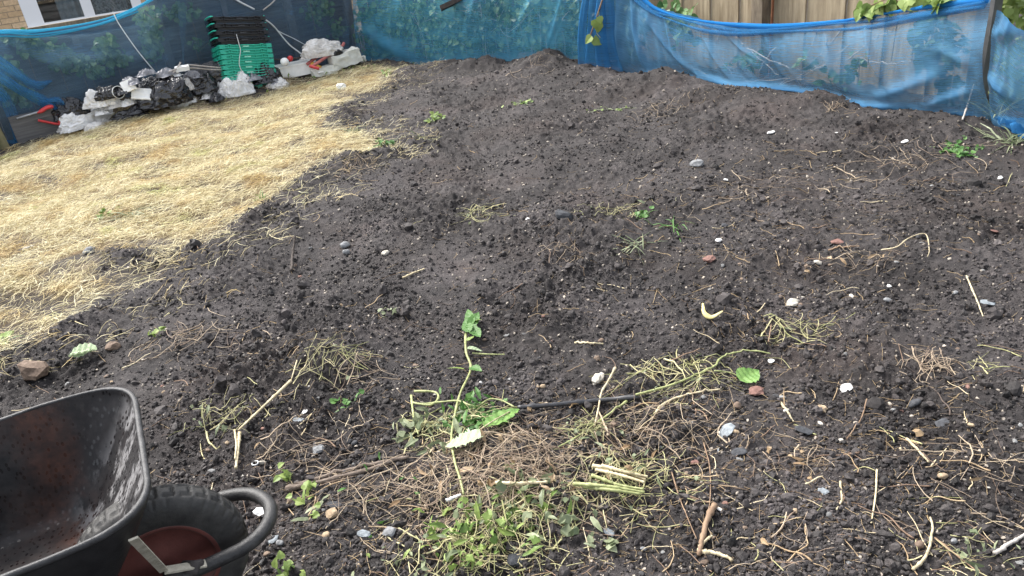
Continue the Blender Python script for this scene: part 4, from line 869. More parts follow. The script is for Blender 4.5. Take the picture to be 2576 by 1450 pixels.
def bag(name, label, cat, px, py, wpx, hpx, mt, seed, depth=.8, rotdeg=0, dz=0.0, pleat=1.0, group=None, top=.55):
    """crumpled bag: base centre at photo point, width / height given as seen"""
    B = heap_at(px, py, dz); k = proj(B)[2]/FPX; w_, h_ = wpx*k/2, hpx*k; nu, nv = 90, 54
    u = np.linspace(0, 2*math.pi, nu, endpoint=False); v = np.linspace(0, 1, nv); U_, V_ = np.meshgrid(u, v, indexing='ij')
    th = V_*math.pi*.62; r = np.sin(np.clip(th/.62*.5+.0, 0, math.pi))**.6
    prof = np.sin(np.clip(V_*1.02, 0, 1)*math.pi*.5)           # 0 at top, 1 at base
    rad = np.clip(prof, 0.02, 1)**top; z = (1-V_**2.2)
    x = np.cos(U_)*rad; y = np.sin(U_)*rad; zz = z
    q = 1+.20*n3(x*1.7+seed, y*1.7, zz*2, 61)+.14*np.abs(n3(x*4+seed, y*4, zz*3+seed, 62))*pleat+.09*(1-2*np.abs(n3(x*9+seed*2, y*9, zz*4, 63)))*pleat+.05*(1-2*np.abs(n3(x*19, y*19+seed, zz*11, 64)))*pleat
    q = q+pleat*.10*(1-2*np.abs(n3(np.cos(U_)*3.4+seed, np.sin(U_)*3.4, zz*.7, 67)))+pleat*.06*(1-2*np.abs(n3(np.cos(U_)*8+seed, np.sin(U_)*8, zz*1.2, 68)))
    x, y, zz = x*q, y*q, zz*(.8+.28*n3(x*2.2+seed*3, y*2.2, zz*0+seed, 65)+.10*(1-2*np.abs(n3(x*6, y*6+seed, zz*0, 66)))*pleat)
    a = math.radians(rotdeg)+math.atan2(B[0], B[1])*-1; X = x*w_; Y = y*w_*depth; c, s_ = math.cos(a), math.sin(a)
    Xw = B[0]+X*c-Y*s_; Yw = B[1]+X*s_+Y*c+w_*depth*.5; gzv = H(Xw, Yw, fine=False); Zw = np.maximum(gzv-.015, B[2])+np.maximum(zz, -.05)*h_
    o = MB().grid(np.stack([Xw, Yw, Zw], -1), cu=True).build(name, mt, loc=tuple(B), smooth=True); return tag(o, label, cat, group)
gB = 'black bin bags by the fence'; gW = 'white bags and sacks in the rubbish'
bag('bin_bag', 'small shiny black bin bag beside the red handles near the left end', 'bin bag', 188, 305, 82, 50, M['bag'], 3, group=gB)
bag('bin_bag', 'largest crumpled black bin bag in the middle of the rubbish heap', 'bin bag', 412, 268, 112, 72, M['bag'], 8, group=gB)
bag('bin_bag', 'flattened black plastic bag lying on the straw below the weeds', 'bin bag', 325, 300, 76, 22, M['bag'], 5, group=gB, depth=.5)
bag('bin_bag', 'long slumped black bin bag in front of the green crates', 'bin bag', 596, 238, 150, 50, M['bag'], 12, group=gB, depth=.22)
bag('bin_bag', 'black bin bag bulging to the left of the green crates, among twigs', 'bin bag', 505, 245, 76, 52, M['bag'], 15, group=gB)
bag('bin_bag', 'torn black bin bag at the right end, beside the white trough', 'bin bag', 672, 222, 60, 44, M['bag'], 18, group=gB)
bag('bin_bag', 'crushed dark bag at the top left of the heap next to the white slabs', 'bin bag', 292, 252, 60, 30, M['bag'], 21, group=gB)
bag('sack', 'long white crumpled sack sloping down the left side of the heap', 'sack', 222, 318, 130, 44, M['sack'], 31, depth=.35, rotdeg=32, group=gW)
bag('sack', 'white sack continuing up the heap towards the pale weeds', 'sack', 272, 270, 70, 42, M['sack'], 33, depth=.6, group=gW)
bag('sack', 'large white plastic bag in front of the long black bin bag', 'sack', 600, 247, 72, 44, M['sack'], 35, depth=.5, group=gW)
bag('sack', 'small cream cloth bundle on the right of the largest bin bag', 'sack', 474, 232, 40, 30, M['sack_dirty'], 38, group=gW)
bag('sack', 'white rag tucked under the right side of the largest bin bag', 'sack', 466, 262, 44, 24, M['sack'], 39, group=gW)
bag('sack', 'crumpled white scrap lying on the straw in front of the long white sack', 'sack', 238, 328, 44, 16, M['sack_dirty'], 40, group=gW)
bag('sack', 'white paper scrap at the foot of the small left bin bag', 'sack', 168, 330, 40, 12, M['sack_dirty'], 42, group=gW)
bag('sack', 'dirty white sack lying on top of the red trolley', 'sack', 822, 144, 88, 40, M['sack_dirty'], 44, depth=.35, group=gW)
bag('sack', 'small torn white bag between the last bin bag and the trough', 'sack', 700, 224, 46, 20, M['sack_dirty'], 46, group=gW)
bag('sack', 'pale green tinted plastic scrap at the foot of the crates', 'sack', 640, 205, 40, 24, M['sack'], 47, group=gW, dz=.12)
def scrap(name, label, cat, px, py, wpx, mt, seed, dz=0.0, group=None, tall=.35):
    B = heap_at(px, py, dz); k = proj(B)[2]/FPX*wpx; g = np.linspace(-.5, .5, 46); A, Bq = np.meshgrid(g, g, indexing='ij'); edge = 1+.25*n2(A*3+seed, Bq*3, 91)
    X = B[0]+(A*math.cos(seed)-Bq*.6*math.sin(seed))*k*edge; Y = B[1]+(A*math.sin(seed)+Bq*.6*math.cos(seed))*k*edge+.06
    rid = 1-np.abs(n2(A*3.2+seed, Bq*4, 92))*1.6; r2 = 1-np.abs(n2(A*8+seed, Bq*7, 93))*1.5; fall = np.clip(1-(2*np.hypot(A, Bq))**2, 0, 1)**.7
    Z = np.maximum(H(X, Y, fine=False)+.008, B[2])+k*tall*fall*(.45*rid+.3*r2+.2)
    return tag(MB().grid(np.stack([X, Y, Z], -1)).build(name, mt, loc=tuple(B), smooth=True), label, cat, group)
M['grey_film'] = plastic('grey_plastic_film', (.12, .12, .13), (.26, .26, .28), .3, .7, 14, .8)
gP = 'crumpled plastic scraps in the rubbish'
for k, (px, py, wp, m_, dz, lb) in enumerate([(215, 300, 60, 'bag', .0, 'black plastic scrap between the small bin bag and the long sack'), (262, 300, 60, 'sack', .05, 'white plastic film half way down the long sack'), (300, 285, 56, 'sack_dirty', .05, 'dirty white scrap under the pale weeds'), (318, 268, 60, 'bag', .12, 'black film draped beside the plastic tub'), (350, 285, 66, 'bag', .0, 'black film at the foot of the largest bin bag'),
        (352, 262, 60, 'grey_film', .2, 'grey film on the left shoulder of the largest bin bag'), (440, 240, 60, 'grey_film', .2, 'shiny grey film on the right of the largest bin bag'), (455, 255, 56, 'bag', .0, 'black film right of the largest bin bag'), (480, 262, 40, 'sack_dirty', .0, 'small white scrap below the twig heap'), (500, 240, 56, 'grey_film', .16, 'translucent grey film under the twigs'), (540, 240, 60, 'bag', .0, 'black film fold at the foot of the crates on their left'),
        (560, 250, 50, 'sack', .0, 'torn white film left of the large white bag'), (640, 236, 66, 'grey_film', .08, 'shiny grey film right of the large white bag'), (662, 230, 60, 'bag', .06, 'black film at the right corner of the crates'), (690, 222, 50, 'grey_film', .04, 'grey film beside the torn bag near the trough'), (395, 262, 50, 'grey_film', .30, 'glossy film on top of the largest bin bag'), (300, 262, 44, 'sack', .1, 'white film above the pale weeds'), (250, 318, 50, 'sack_dirty', .0, 'trampled pale film on the straw below the long sack'), (205, 322, 70, 'sack', .0, 'white film spread at the lower end of the long sack'), (330, 268, 50, 'sack', .0, 'white film tucked below the plastic tub'), (425, 262, 46, 'sack', .05, 'white rag on the front of the largest bin bag'), (520, 248, 44, 'sack_dirty', .0, 'pale scrap below the bin bag left of the crates'), (455, 200, 40, 'sack', .0, 'white scrap at the top right of the largest bin bag')]):
    scrap('plastic_scrap', lb, 'plastic scrap', px, py, wp, M[m_], k*1.7+.4, dz, gP)
def slab(name, label, cat, px, py, dims, yaw, tx=0, ty=0, mt=None, dz=0.0, rough=.006, group=None, seed=0):
    """irregular block (broken foam, plaster, plank)"""
    B = heap_at(px, py); n_ = 10; mb = MB(); d = np.array(dims)
    g = np.linspace(-1, 1, n_); Rm = rotz(math.radians(yaw))@rotx(math.radians(tx))@roty(math.radians(ty)); c = B+np.array([0, 0, dims[2]/2+dz])
    for ax in range(3):
        for s_ in (-1, 1):
            A, Bq = np.meshgrid(g, g, indexing='ij'); G = np.zeros((n_, n_, 3)); i, j = [(1, 2), (2, 0), (0, 1)][ax]
            G[..., ax] = s_; G[..., i] = A; G[..., j] = Bq
            Gn = G*(1-.035*np.clip(np.abs(G).sum(-1, keepdims=True)-2, 0, 1)); P = Gn*d/2
            k = P*9/np.max(d)+seed; P = P+rough*np.stack([n3(k[..., 0], k[..., 1], k[..., 2], 70+q) for q in range(3)], -1)
            mb.grid((P@Rm.T+c)[::s_], False, False)
    o = mb.build(name, mt, loc=tuple(B)); return tag(o, label, cat, group)
slab('foam_slab', 'white rectangular foam slab tilted on the front of the largest bin bag', 'foam slab', 374, 254, (.20, .03, .13), 20, -35, 18, M['foam'])
slab('foam_slab', 'white foam piece behind the tilted slab at the top of the heap', 'foam slab', 350, 234, (.13, .04, .12), 10, -20, -15, M['foam'], seed=3)
slab('foam_slab', 'small white foam block on the straw in front of the largest bin bag', 'foam slab', 452, 272, (.20, .08, .07), 22, 0, 6, M['foam'], seed=5)
slab('foam_slab', 'white board scrap lying on the weeds left of the crates', 'foam slab', 486, 184, (.15, .06, .05), 20, 10, 0, M['foam'], seed=6)
slab('plaster_block', 'large off white broken block at the right end of the rubbish', 'block', 872, 166, (.38, .2, .17), 30, 0, -8, M['offwhite'], rough=.02, seed=8)
slab('plaster_block', 'long low off white block lying beneath the red trolley', 'block', 822, 182, (.36, .16, .08), 26, 0, -4, M['offwhite'], rough=.015, seed=9)
slab('white_plank', 'short white plank leaning out of the trough onto the straw', 'plank', 796, 184, (.30, .07, .02), -52, 0, 8, M['foam'], dz=.03, seed=10, rough=.003)
slab('plaster_block', 'small pale stone block at the foot of the corner netting', 'block', 912, 160, (.10, .08, .07), 10, 0, 0, M['offwhite'], rough=.015, seed=11)
slab('plaster_block', 'flat white fragment on the soil below the trolley', 'block', 832, 186, (.16, .1, .035), 15, 0, 0, M['offwhite'], rough=.012, seed=12)
slab('plaster_block', 'white lump half buried in the straw near the soil edge', 'block', 860, 226, (.09, .07, .06), 15, 0, 0, M['foam'], rough=.015, seed=13)
def trough():
    B = at(748, 190); e = thing('trough', 'off white open polystyrene trough right of the crates', 'trough', tuple(B)); Rm = rotz(math.radians(27)); L, D, Hh, th = .44, .22, .13, .025; mb = MB()
    for c, d in (((0, -D/2, Hh/2), (L, th, Hh)), ((0, D/2, Hh/2), (L, th, Hh)), ((-L/2+th/2, 0, Hh/2), (th, D-th, Hh)), ((L/2-th/2, 0, Hh/2), (th, D-th, Hh)), ((0, 0, .02), (L-2*th, D-th, .02))):
        mb.box(Rm@np.array(c)+B, d, Rm)
    mb.build('body', M['foam'], e); mb = MB()
    for c, d in (((0, -D/2-.004, Hh+.008), (L+.03, th+.012, .016)), ((0, D/2+.004, Hh+.008), (L+.03, th+.012, .016))): mb.box(Rm@np.array(c)+B, d, Rm)
    mb.build('lip', M['foam'], e)
trough()
def trolley():
    t, n, L = unit2(cA, cC); B = heap_at(835, 170); e = thing('trolley', 'upturned red trolley with a black wheel under the dirty white sack', 'trolley', tuple(B)); T = np.array([*t, 0]); N = np.array([*n, 0]); Z = np.array([0, 0, 1.0])
    def Q(a, b, c): return B+T*a+N*b+Z*c
    mb = MB(); mb.tube([Q(-.26, .02, .06), Q(-.05, .02, .13), Q(.22, .0, .22), Q(.25, -.02, .24)], .018, 8); mb.tube([Q(-.26, -.10, .08), Q(.22, -.14, .24)], .018, 8); mb.bar(Q(.0, -.14, .135), Q(.0, .03, .135), .04, .01); mb.bar(Q(.2, -.14, .215), Q(.2, .03, .215), .05, .01); mb.build('frame', M['faded_red'], e)
    c = Q(.10, .07, .13); G = []
    for i in range(40):
        a = 2*math.pi*i/40; G.append([c+(T*math.cos(a)+Z*math.sin(a))*r+N*l for l, r in ((-.015, .03), (-.02, .05), (-.012, .068), (.012, .068), (.02, .05), (.016, .032), (.012, .012), (.012, .001))])
    MB().grid(np.array(G)[::-1], cu=True).build('wheel', M['tray_out'], e, smooth=True)
    MB().tube([Q(-.27, .0, .07), Q(-.24, .06, .05), Q(-.2, .09, .03)], .02, 8).build('handle', M['red'], e)
trolley()
def litter_bits():
    p = [heap_at(700, 164), heap_at(735, 158), heap_at(770, 152), heap_at(782, 150)]; tag(MB().tube(spline(p, 14), .010, 8).build('pole', M['twig_dark'], loc=tuple(p[0])), 'dark thin pole lying above the white trough', 'pole')
    for k, (px, py, r_, m_, lb) in enumerate(((773, 150, .035, 'red', 'round red ball beside the dark pole'), (728, 158, .05, 'foam', 'round white lump behind the dark pole'))):
        B = heap_at(px-30 if k == 0 else px, py+2); V, F = ico(2); V = V*(1+.06*n3(V[:, 0]*2, V[:, 1]*2, V[:, 2]*2, k)[:, None]); tag(MB().add(V*r_+B, F).build('ball' if k == 0 else 'lump', M[m_], loc=tuple(B-np.array([0, 0, r_])), smooth=True), lb, 'ball' if k == 0 else 'lump')
    a = [heap_at(790, 163), heap_at(800, 166), heap_at(812, 171)]; o = MB().tube(spline(a, 10), [.03, .035, .03, .028, .034, .03, .03, .028, .03, .02], 8).build('wrapper', mat('orange_wrapper', (.6, .22, .04), (.75, .5, .1), scale=30, rough=.5), loc=tuple(a[1])); tag(o, 'crumpled orange and yellow wrapper beside the red trolley handle', 'wrapper')
    # black tub lying on its side at the heap
    B = heap_at(322, 236); e = thing('tub', 'black plastic tub with a white rim lying on its side in the heap', 'tub', tuple(B)); T = np.array([.75, -.55, .1]); T /= np.linalg.norm(T); A = np.cross(T, [0, 0, 1.0]); A /= np.linalg.norm(A); Bz = np.cross(A, T); G = []
    for i in range(40): a = 2*math.pi*i/40; G.append([B+T*l+(A*math.cos(a)+Bz*math.sin(a))*r for l, r in ((-.10, .001), (-.10, .045), (.0, .062), (-.005, .058), (-.09, .04), (-.09, .001))])
    MB().grid(np.array(G), cu=True).build('body', M['bag'], e, smooth=True); G = [[B+T*(l+.001)+(A*math.cos(2*math.pi*i/40)+Bz*math.sin(2*math.pi*i/40))*r for l, r in ((0, .060), (.005, .062), (.005, .067), (-.005, .066), (-.004, .062))] for i in range(40)]; MB().grid(np.array(G), cu=True).build('rim', M['foam'], e, smooth=True)
    # long handled tools with red grips at the left end
    t, n, L = unit2(cA, cC); e = thing('garden_tool', 'tool with a grey shaft and red grip leaning at the left end of the fence', 'tool', tuple(at(70, 330)))
    s0 = onplane(42, 299, cA, cC, .12); s1 = onplane(104, 280, cA, cC, .14); s2 = onplane(134, 268, cA, cC, .15); MB().tube([s0, s1], .012, 8).build('shaft', M['metal_grey'], e, smooth=True); MB().tube(spline([s1+(s1-s2)*.35, s1, (s1+s2)/2+(0, 0, .012), s2], 14), [.016, .02, .026, .034, .04, .042, .042, .04, .04, .042, .044, .044, .04, .03], 8, flatten=.5).build('grip', M['red'], e, smooth=True)
    e = thing('red_handle', 'curved bright red handle below the grey shafted tool', 'handle', tuple(at(120, 325))); P = [onplane(x, y, cA, cC, .16) for x, y in ((96, 303), (120, 308), (142, 312), (152, 312), (148, 304))]; MB().tube(spline(P, 20), .013, 8).build('bar', M['red'], e, smooth=True); q = onplane(154, 310, cA, cC, .16); V, F = ico(1); MB().add(V*.022+q, F).build('end_knob', M['red'], e, smooth=True)
    tp = onplane(100, 345, cA, cC, .10); Rm = rot_of(t)
    tb = MB(); tb.box(tp*(1, 1, 0)+(0, 0, .13+gz(tp[0], tp[1])), (.42, .04, .28), Rm); tag(tb.build('panel', M['grey_board'], loc=tuple(gnd(tp, 0))), 'plain grey panel standing behind the red handles', 'panel')
    # mossy gate post with board and bracket
    B = at(22, 372); e = thing('gate_post', 'mossy timber post with a metal bracket at the far left edge', 'post', tuple(B)); Rm = rot_of(t)
    MB().box(B+np.array([*(-t*.09), .24]), (.17, .13, .6), Rm@roty(-.06)).build('post', M['green_wood'], e); MB().box(B+np.array([*(-t*.20+n*.09), .10]), (.18, .03, .18), Rm).build('board', mat('orange_board', (.30, .17, .08), (.42, .26, .13), scale=5, stretch=(4, 4, 1), rough=.8), e); MB().box(B+np.array([*(-t*.17+n*.115), .235]), (.10, .012, .04), Rm).build('bracket', M['metal_grey'], e)
litter_bits()

# ------------------------------------------------------------------ things lying on the soil
def D7(x, y): return 1262.8+x*.4771, 757.7+y*.4771
def D6(x, y): return 631.4+x*.4771, 757.7+y*.4771
def D8(x, y): return 1818.4+x*.4771, 757.7+y*.4771
def stalk(name, label, cat, pts, rad, mt, lift=.008, n=30, group=None, parent=None, sides=7, taper=True):
    P = spline([at(p[0], p[1], lift+(p[2] if len(p) > 2 else 0)) for p in pts], n)
    if len(pts) == 2 or name in ('black_pipe', 'cut_stalk', 'pale_stick'): P[:, 2] += max(0, float(np.percentile(H(P[:, 0], P[:, 1])+rad-P[:, 2], 85)))
    else: P[:, 2] = np.maximum(P[:, 2], H(P[:, 0], P[:, 1])+lift*.6)
    r = np.linspace(rad, rad*.6, n) if taper else np.full(n, rad)
    r = r*(1+.10*np.sin(np.arange(n)*2.1)+.38*np.exp(-(((np.arange(n)+len(pts)*3) % 11-5)/.8)**2)*(n > 24))
    if name.startswith('twig') or 'stick' in name or name == 'branch': P = P+np.cumsum(rng.normal(0, rad*.10, P.shape), 0)
    o = MB().tube(P, r, sides).build(name, mt, parent, loc=None if parent is not None else tuple(P[0]), smooth=True)
    return o if parent is not None else tag(o, label, cat, group)
def big_leaf(base, tip, width, mt, parent=None, name='leaf', label=None, cat=None, jag=.0, curl=.25, lift=.015, tilt=.0, shape='ovate', group=None):
    A = at(*base, lift); B = at(*tip, lift); y = B-A; L = np.linalg.norm(y); y /= L; s_ = np.cross(y, [0, 0, 1.0]); s_ /= np.linalg.norm(s_); s_ = s_*math.cos(tilt)+np.array([0, 0, 1.0])*math.sin(tilt); z = np.cross(s_, y)
    nu, nv = 25, 9; G = np.zeros((nu, nv, 3)); sd0 = rng.random()*50
    for i in range(nu):
        u = i/(nu-1); wv = {'ovate': math.sin(math.pi*min(1, u*1.02)**.62)**.8, 'long': math.sin(math.pi*u**.8)**.7, 'round': math.sin(math.pi*u**.9)**.5}[shape]*width/2+.0004
        if jag: wv *= 1+jag*(((i*.5) % 1)*2-1)*.8+jag*.5*math.sin(i*2.3)
        for j in range(nv):
            v = j/(nv-1)*2-1; G[i, j] = A+y*(u*L)+s_*(v*wv)+z*(abs(v)*wv*curl+.012*math.sin(u*7+sd0)*L*4*.25+.10*wv*math.sin(i*1.3+v*3+sd0)-.0*u)
    o = MB().grid(G).build(name, mt, parent, loc=None if parent is not None else tuple(A), smooth=True)
    return o if parent is not None else tag(o, label, cat, group)
M['dock'] = mat('dock_leaf', (.09, .20, .04), (.20, .33, .09), scale=30, rough=.42, spec=.45, trans=.2, bmp=.3); M['dock_pale'] = mat('pale_leaf_underside', (.30, .38, .22), (.42, .50, .32), scale=30, rough=.55, trans=.2, bmp=.3)
M['reed'] = mat('split_reed', (.38, .30, .17), (.66, .58, .38), scale=40, stretch=(1, 1, 1), rough=.55); M['bark'] = mat('bark', (.09, .065, .05), (.26, .21, .17), scale=30, stretch=(1, 6, 1), rough=.85, bmp=.6)
M['pipe'] = mat('black_pipe', (.018, .018, .02), (.04, .04, .043), scale=40, rough=.38, spec=.5)
# long uprooted weed with leaf clusters
e = thing('uprooted_weed', 'long uprooted weed lying upright in the picture with a leafy green top', 'weed', tuple(at(1170, 1263)))
stalk('stem', 0, 0, [(1188, 845), (1175, 853), (1175, 901), (1187, 944), (1161, 1006), (1147, 1063), (1139, 1120), (1147, 1178), (1161, 1225), (1170, 1263)], .0055, M['stem_green'], .03, 60, parent=e)
for b_, t_, w_ in (((1190, 842), (1180, 800), .05), ((1186, 845), (1208, 806), .05), ((1184, 858), (1172, 828), .05), ((1190, 850), (1212, 872), .055), ((1186, 840), (1196, 862), .05), ((1196, 830), (1216, 826), .03), ((1188, 947), (1216, 958), .04), ((1172, 952), (1128, 950), .025), ((1180, 880), (1196, 868), .03)):
    big_leaf(b_, t_, w_, M['leaf_mid'] if w_ > .03 else M['leaf'], e, lift=.045, tilt=rng.normal(0, .4), jag=.06)
e = thing('cut_shoot', 'short cut shoot with a pale curled leaf beside the long uprooted weed', 'stem', tuple(at(1175, 897))); stalk('stem', 0, 0, [(1190, 899), (1230, 902), (1271, 901)], .004, M['stem_green'], .02, parent=e); big_leaf((1176, 893), (1216, 899), .022, M['dock_pale'], e, lift=.03, curl=.8)
stalk('bent_stem', 'pale green stem bent into a loop left of the long uprooted weed', 'stem', [(1045, 1001), (1095, 1003), (1106, 1018), (1086, 1036), (1040, 1030), (1070, 1033), (1120, 1028), (1156, 1026), (1199, 1040), (1233, 1022), (1265, 1025), (1297, 1042)], .0045, M['stem_green'], .03, 70)
stalk('bent_stem', 'upright piece of pale stem at the left edge of the weed heap', 'stem', [(1038, 1012), (1042, 1050), (1048, 1085), (1056, 1110)], .0045, M['stem_green'], .03)
e = thing('dock_leaf', 'large jagged green dock leaf beside the left end of the black pipe', 'leaf', tuple(at(1309, 1046))); big_leaf((1222, 1094), (1308, 1046), .075, M['dock'], e, 'blade', jag=.22, lift=.03, shape='long'); stalk('midrib', 0, 0, [(1205, 1108), (1240, 1085), (1285, 1057)], .003, M['stem_pale'], .036, parent=e)
big_leaf((1222, 1110), (1124, 1142), .075, M['dock_pale'], None, 'dock_leaf', 'pale jagged dock leaf with its underside up, left of the green dock leaf', 'leaf', jag=.25, lift=.03, shape='long')
stalk('black_pipe', 'thin black plastic pipe lying across the soil in the centre', 'pipe', [(1303, 1035), (1400, 1027), (1500, 1017), (1608, 1006)], .0085, M['pipe'], .016, 30, sides=12, taper=False)
e = thing('flower_stalk', 'long green stalk running from the black pipe up to a white chip', 'stalk', tuple(at(1606, 1003)))
stalk('stem', 0, 0, [(1600, 1006), (1692, 980), (1792, 939), (1811, 915), (1845, 898), (1897, 894), (1938, 902)], .0045, M['stem_green'], .022, 60, parent=e); stalk('petiole', 0, 0, [(1797, 944), (1830, 949), (1862, 960)], .003, M['stem_green'], .022, parent=e); big_leaf((1862, 975), (1908, 948), .085, M['dock'], e, 'leaf', jag=.1, lift=.03, tilt=-.3, shape='ovate')
stalk('stem', 'thin green stem slanting below the right end of the black pipe', 'stem', [(1578, 1018), (1540, 1046), (1497, 1077), (1450, 1110), (1406, 1135)], .0042, M['stem_green'], .016)
stalk('stem', 'bleached stem crossing the black pipe', 'stem', [(1549, 939), (1530, 975), (1514, 1003), (1506, 1045), (1497, 1087)], .0045, M['stem_pale'], .026)
stalk('stem', 'straw coloured stem below the long green stalk', 'stem', [(1650, 1048), (1675, 1022), (1740, 1001), (1812, 988)], .005, M['stem_pale'], .015)
o = thing('bark_strip', 'long split strip of grey brown bark left of the weed heap', 'bark', tuple(at(880, 1200)))
for k, (dx, w_) in enumerate(((0, .010), (1.0, .009))):
    stalk('strip', 0, 0, [(722+20*k, 1237-8*k), (800, 1222-10*k), (870, 1204-12*k), (951, 1182-9*k), (1000+30*k, 1160-4*k)], w_, M['bark'], .012, parent=o)
e = thing('split_reed', 'long pale split reed with a fork, right of the wheelbarrow', 'reed', tuple(at(608, 1100))); stalk('stem', 0, 0, [(737, 976), (606, 1102)], .006, M['reed'], .035, parent=e); stalk('splinter', 0, 0, [(752, 924), (737, 977)], .003, M['reed'], .035, parent=e); stalk('stem', 0, 0, [(606, 1098), (602, 1140), (597, 1188)], .007, M['reed'], .018, parent=e); stalk('splinter', 0, 0, [(594, 1093), (598, 1130), (596, 1170)], .004, M['reed'], .02, parent=e)
for k, p in enumerate((((1492, 1190), (1560, 1206), (1625, 1226)), ((1500, 1200), (1560, 1214), (1622, 1233)), ((1515, 1192), (1570, 1205), (1630, 1218)), ((1444, 1236), (1530, 1243), (1622, 1258)), ((1470, 1243), (1540, 1252), (1612, 1262)), ((1490, 1222), (1560, 1240), (1620, 1250)))):
    stalk('cut_stalk', ['topmost pale cut stalk of the bundle at the right of the weed heap', 'second pale stalk of the cut bundle', 'short pale stalk ending highest in the cut bundle', 'longest greenish stalk of the cut bundle', 'lowest green stalk in the cut bundle', 'middle greenish stalk of the cut bundle'][k], 'stalk', p, .0065, M['reed'] if k < 3 else M['stem_green'], .03, group='bundle of cut stalks')
stalk('pale_stick', 'straight pale stick lying level in the middle of the weed heap', 'stick', [(1228, 1236), (1300, 1238), (1380, 1235)], .007, M['reed'], .035)
stalk('pale_stick', 'short white stick at the lower end of the long uprooted weed', 'stick', [(1126, 1278), (1167, 1268)], .006, M['cord'], .03)
e = thing('forked_stick', 'forked brown stick with peeling bark at the bottom right of centre', 'stick', tuple(at(1756, 1395))); stalk('branch', 0, 0, [(1797, 1280), (1775, 1330), (1760, 1373), (1752, 1402)], .009, M['stem_brown'], .015, parent=e); stalk('branch', 0, 0, [(1756, 1394), (1795, 1400), (1836, 1419)], .007, M['stem_pale'], .013, parent=e); stalk('branch', 0, 0, [(1760, 1388), (1783, 1372), (1796, 1364)], .005, M['stem_pale'], .016, parent=e)
TWG = [('long thin brown stem curving down to the forked stick', [(1770, 1120), (1785, 1180), (1787, 1250), (1780, 1310)], .003, 'stem_brown'), ('long thin brown stem left of the forked stick', [(1690, 1195), (1711, 1263), (1730, 1310), (1753, 1364)], .003, 'stem_brown'),
       ('short dark stick standing out of the soil near the straw edge', [(734, 684), (742, 660, .035), (754, 637, .085)], .013, 'twig_dark'), ('yellowish flat stick on the bare soil left of the centre', [(1014, 704), (1040, 692), (1068, 681)], .007, 'reed'), ('yellow stick beside a brown pebble in the centre', [(1447, 867), (1485, 869), (1518, 871)], .006, 'reed'),
       ('brown stick on the soil right of the centre', [(2083, 634), (2120, 628), (2160, 618)], .006, 'stem_brown'), ('bent pale stalk at the right, standing up from the soil', [(2216, 634), (2255, 632, .01), (2284, 614, .02), (2325, 608, .03), (2336, 640, .01), (2332, 652)], .004, 'stem_pale'), ('long straight straw in the lower right soil', [(2205, 1188), (2202, 1250), (2191, 1323)], .0042, 'reed'),
       ('brown root bending down through the lower right soil', [(2113, 1218), (2116, 1260), (2106, 1290)], .005, 'stem_pale'), ('pale cut stem in the soil right of the white chip', [(1965, 1020), (1980, 1040), (1996, 1068)], .006, 'stem_pale'), ('long brown stem pointing to the upper right of the white chip', [(2180, 1010), (2165, 1060), (2130, 1110)], .0035, 'stem_brown'),
       ('thick pale stem piece near the bottom right corner', [(2295, 1440), (2330, 1400), (2345, 1340), (2340, 1310)], .006, 'stem_pale'), ('long grey root near the bottom right corner', [(2500, 1400), (2540, 1372), (2580, 1350)], .008, 'twig_grey'), ('thin brown stem at the bottom right leading to a wilted leaf', [(2350, 1360), (2400, 1400), (2450, 1440)], .004, 'stem_brown'),
       ('pale root fork at the lower right', [(2280, 1110), (2310, 1145), (2335, 1172)], .006, 'stem_pale'), ('pale straight straw at the upper right of the soil', [(2430, 700), (2460, 770), (2470, 800)], .005, 'stem_pale'), ('light root curving above the soil heap by the back netting', [(1300, 122, .02), (1322, 128, .06), (1345, 140, .0)], .008, 'stem_pale'),
       ('long stem leaning on the netting near the grey post', [(2420, 312), (2435, 280, .08), (2452, 236, .2)], .008, 'twig_grey'), ('long dry branch in the straw', [(470, 525), (500, 498), (520, 475)], .006, 'stem_brown')]
for lb, p, r_, m_ in TWG: r_ *= .72; stalk('stick' if r_ > .0033 else 'dry_stem', lb, 'stick' if r_ > .0033 else 'stem', p, r_, M[m_], .01)

# chips, stones and broken pieces one can point to
def stone(name, label, cat, px, py, wpx, mt, seed, flatn=.5, ang=0.0, elong=1.3, chip=False, group=None, sink=.4):
    B = at(px, py); k = proj(B)[2]/FPX; r = wpx*k/2; V, F = ico(2 if not chip else 1)
    s = seed*3.7; q = 1+.22*n3(V[:, 0]*1.2+s, V[:, 1]*1.2, V[:, 2]*1.2, 80)+(.30*n3(V[:, 0]*2.6+s, V[:, 1]*2.6, V[:, 2]*2.6, 81) if chip else .10*n3(V[:, 0]*3+s, V[:, 1]*3, V[:, 2]*3, 81)); V = V*q[:, None]
    if chip: V[:, :2] = np.sign(V[:, :2])*np.abs(V[:, :2])**.8
    V = V*np.array([r, r/elong, r*flatn]); sl_x = (gz(B[0]+r, B[1])-gz(B[0]-r, B[1]))/(2*r+1e-6); V = V@rotz(math.radians(ang)).T; V[:, 2] += V[:, 0]*np.clip(sl_x, -.5, .5)
    o = MB().add(V+B+np.array([0, 0, r*flatn*(1-sink)+.002]), F).build(name, mt, loc=tuple(B), smooth=not chip); return tag(o, label, cat, group)
def smat(nm, a, b): M[nm] = mat(nm, tuple(c*.62 for c in a), b, scale=60, rough=.8, spec=.25, bmp=.5, bscale=160, bdist=.004, by='noise', detail=8)
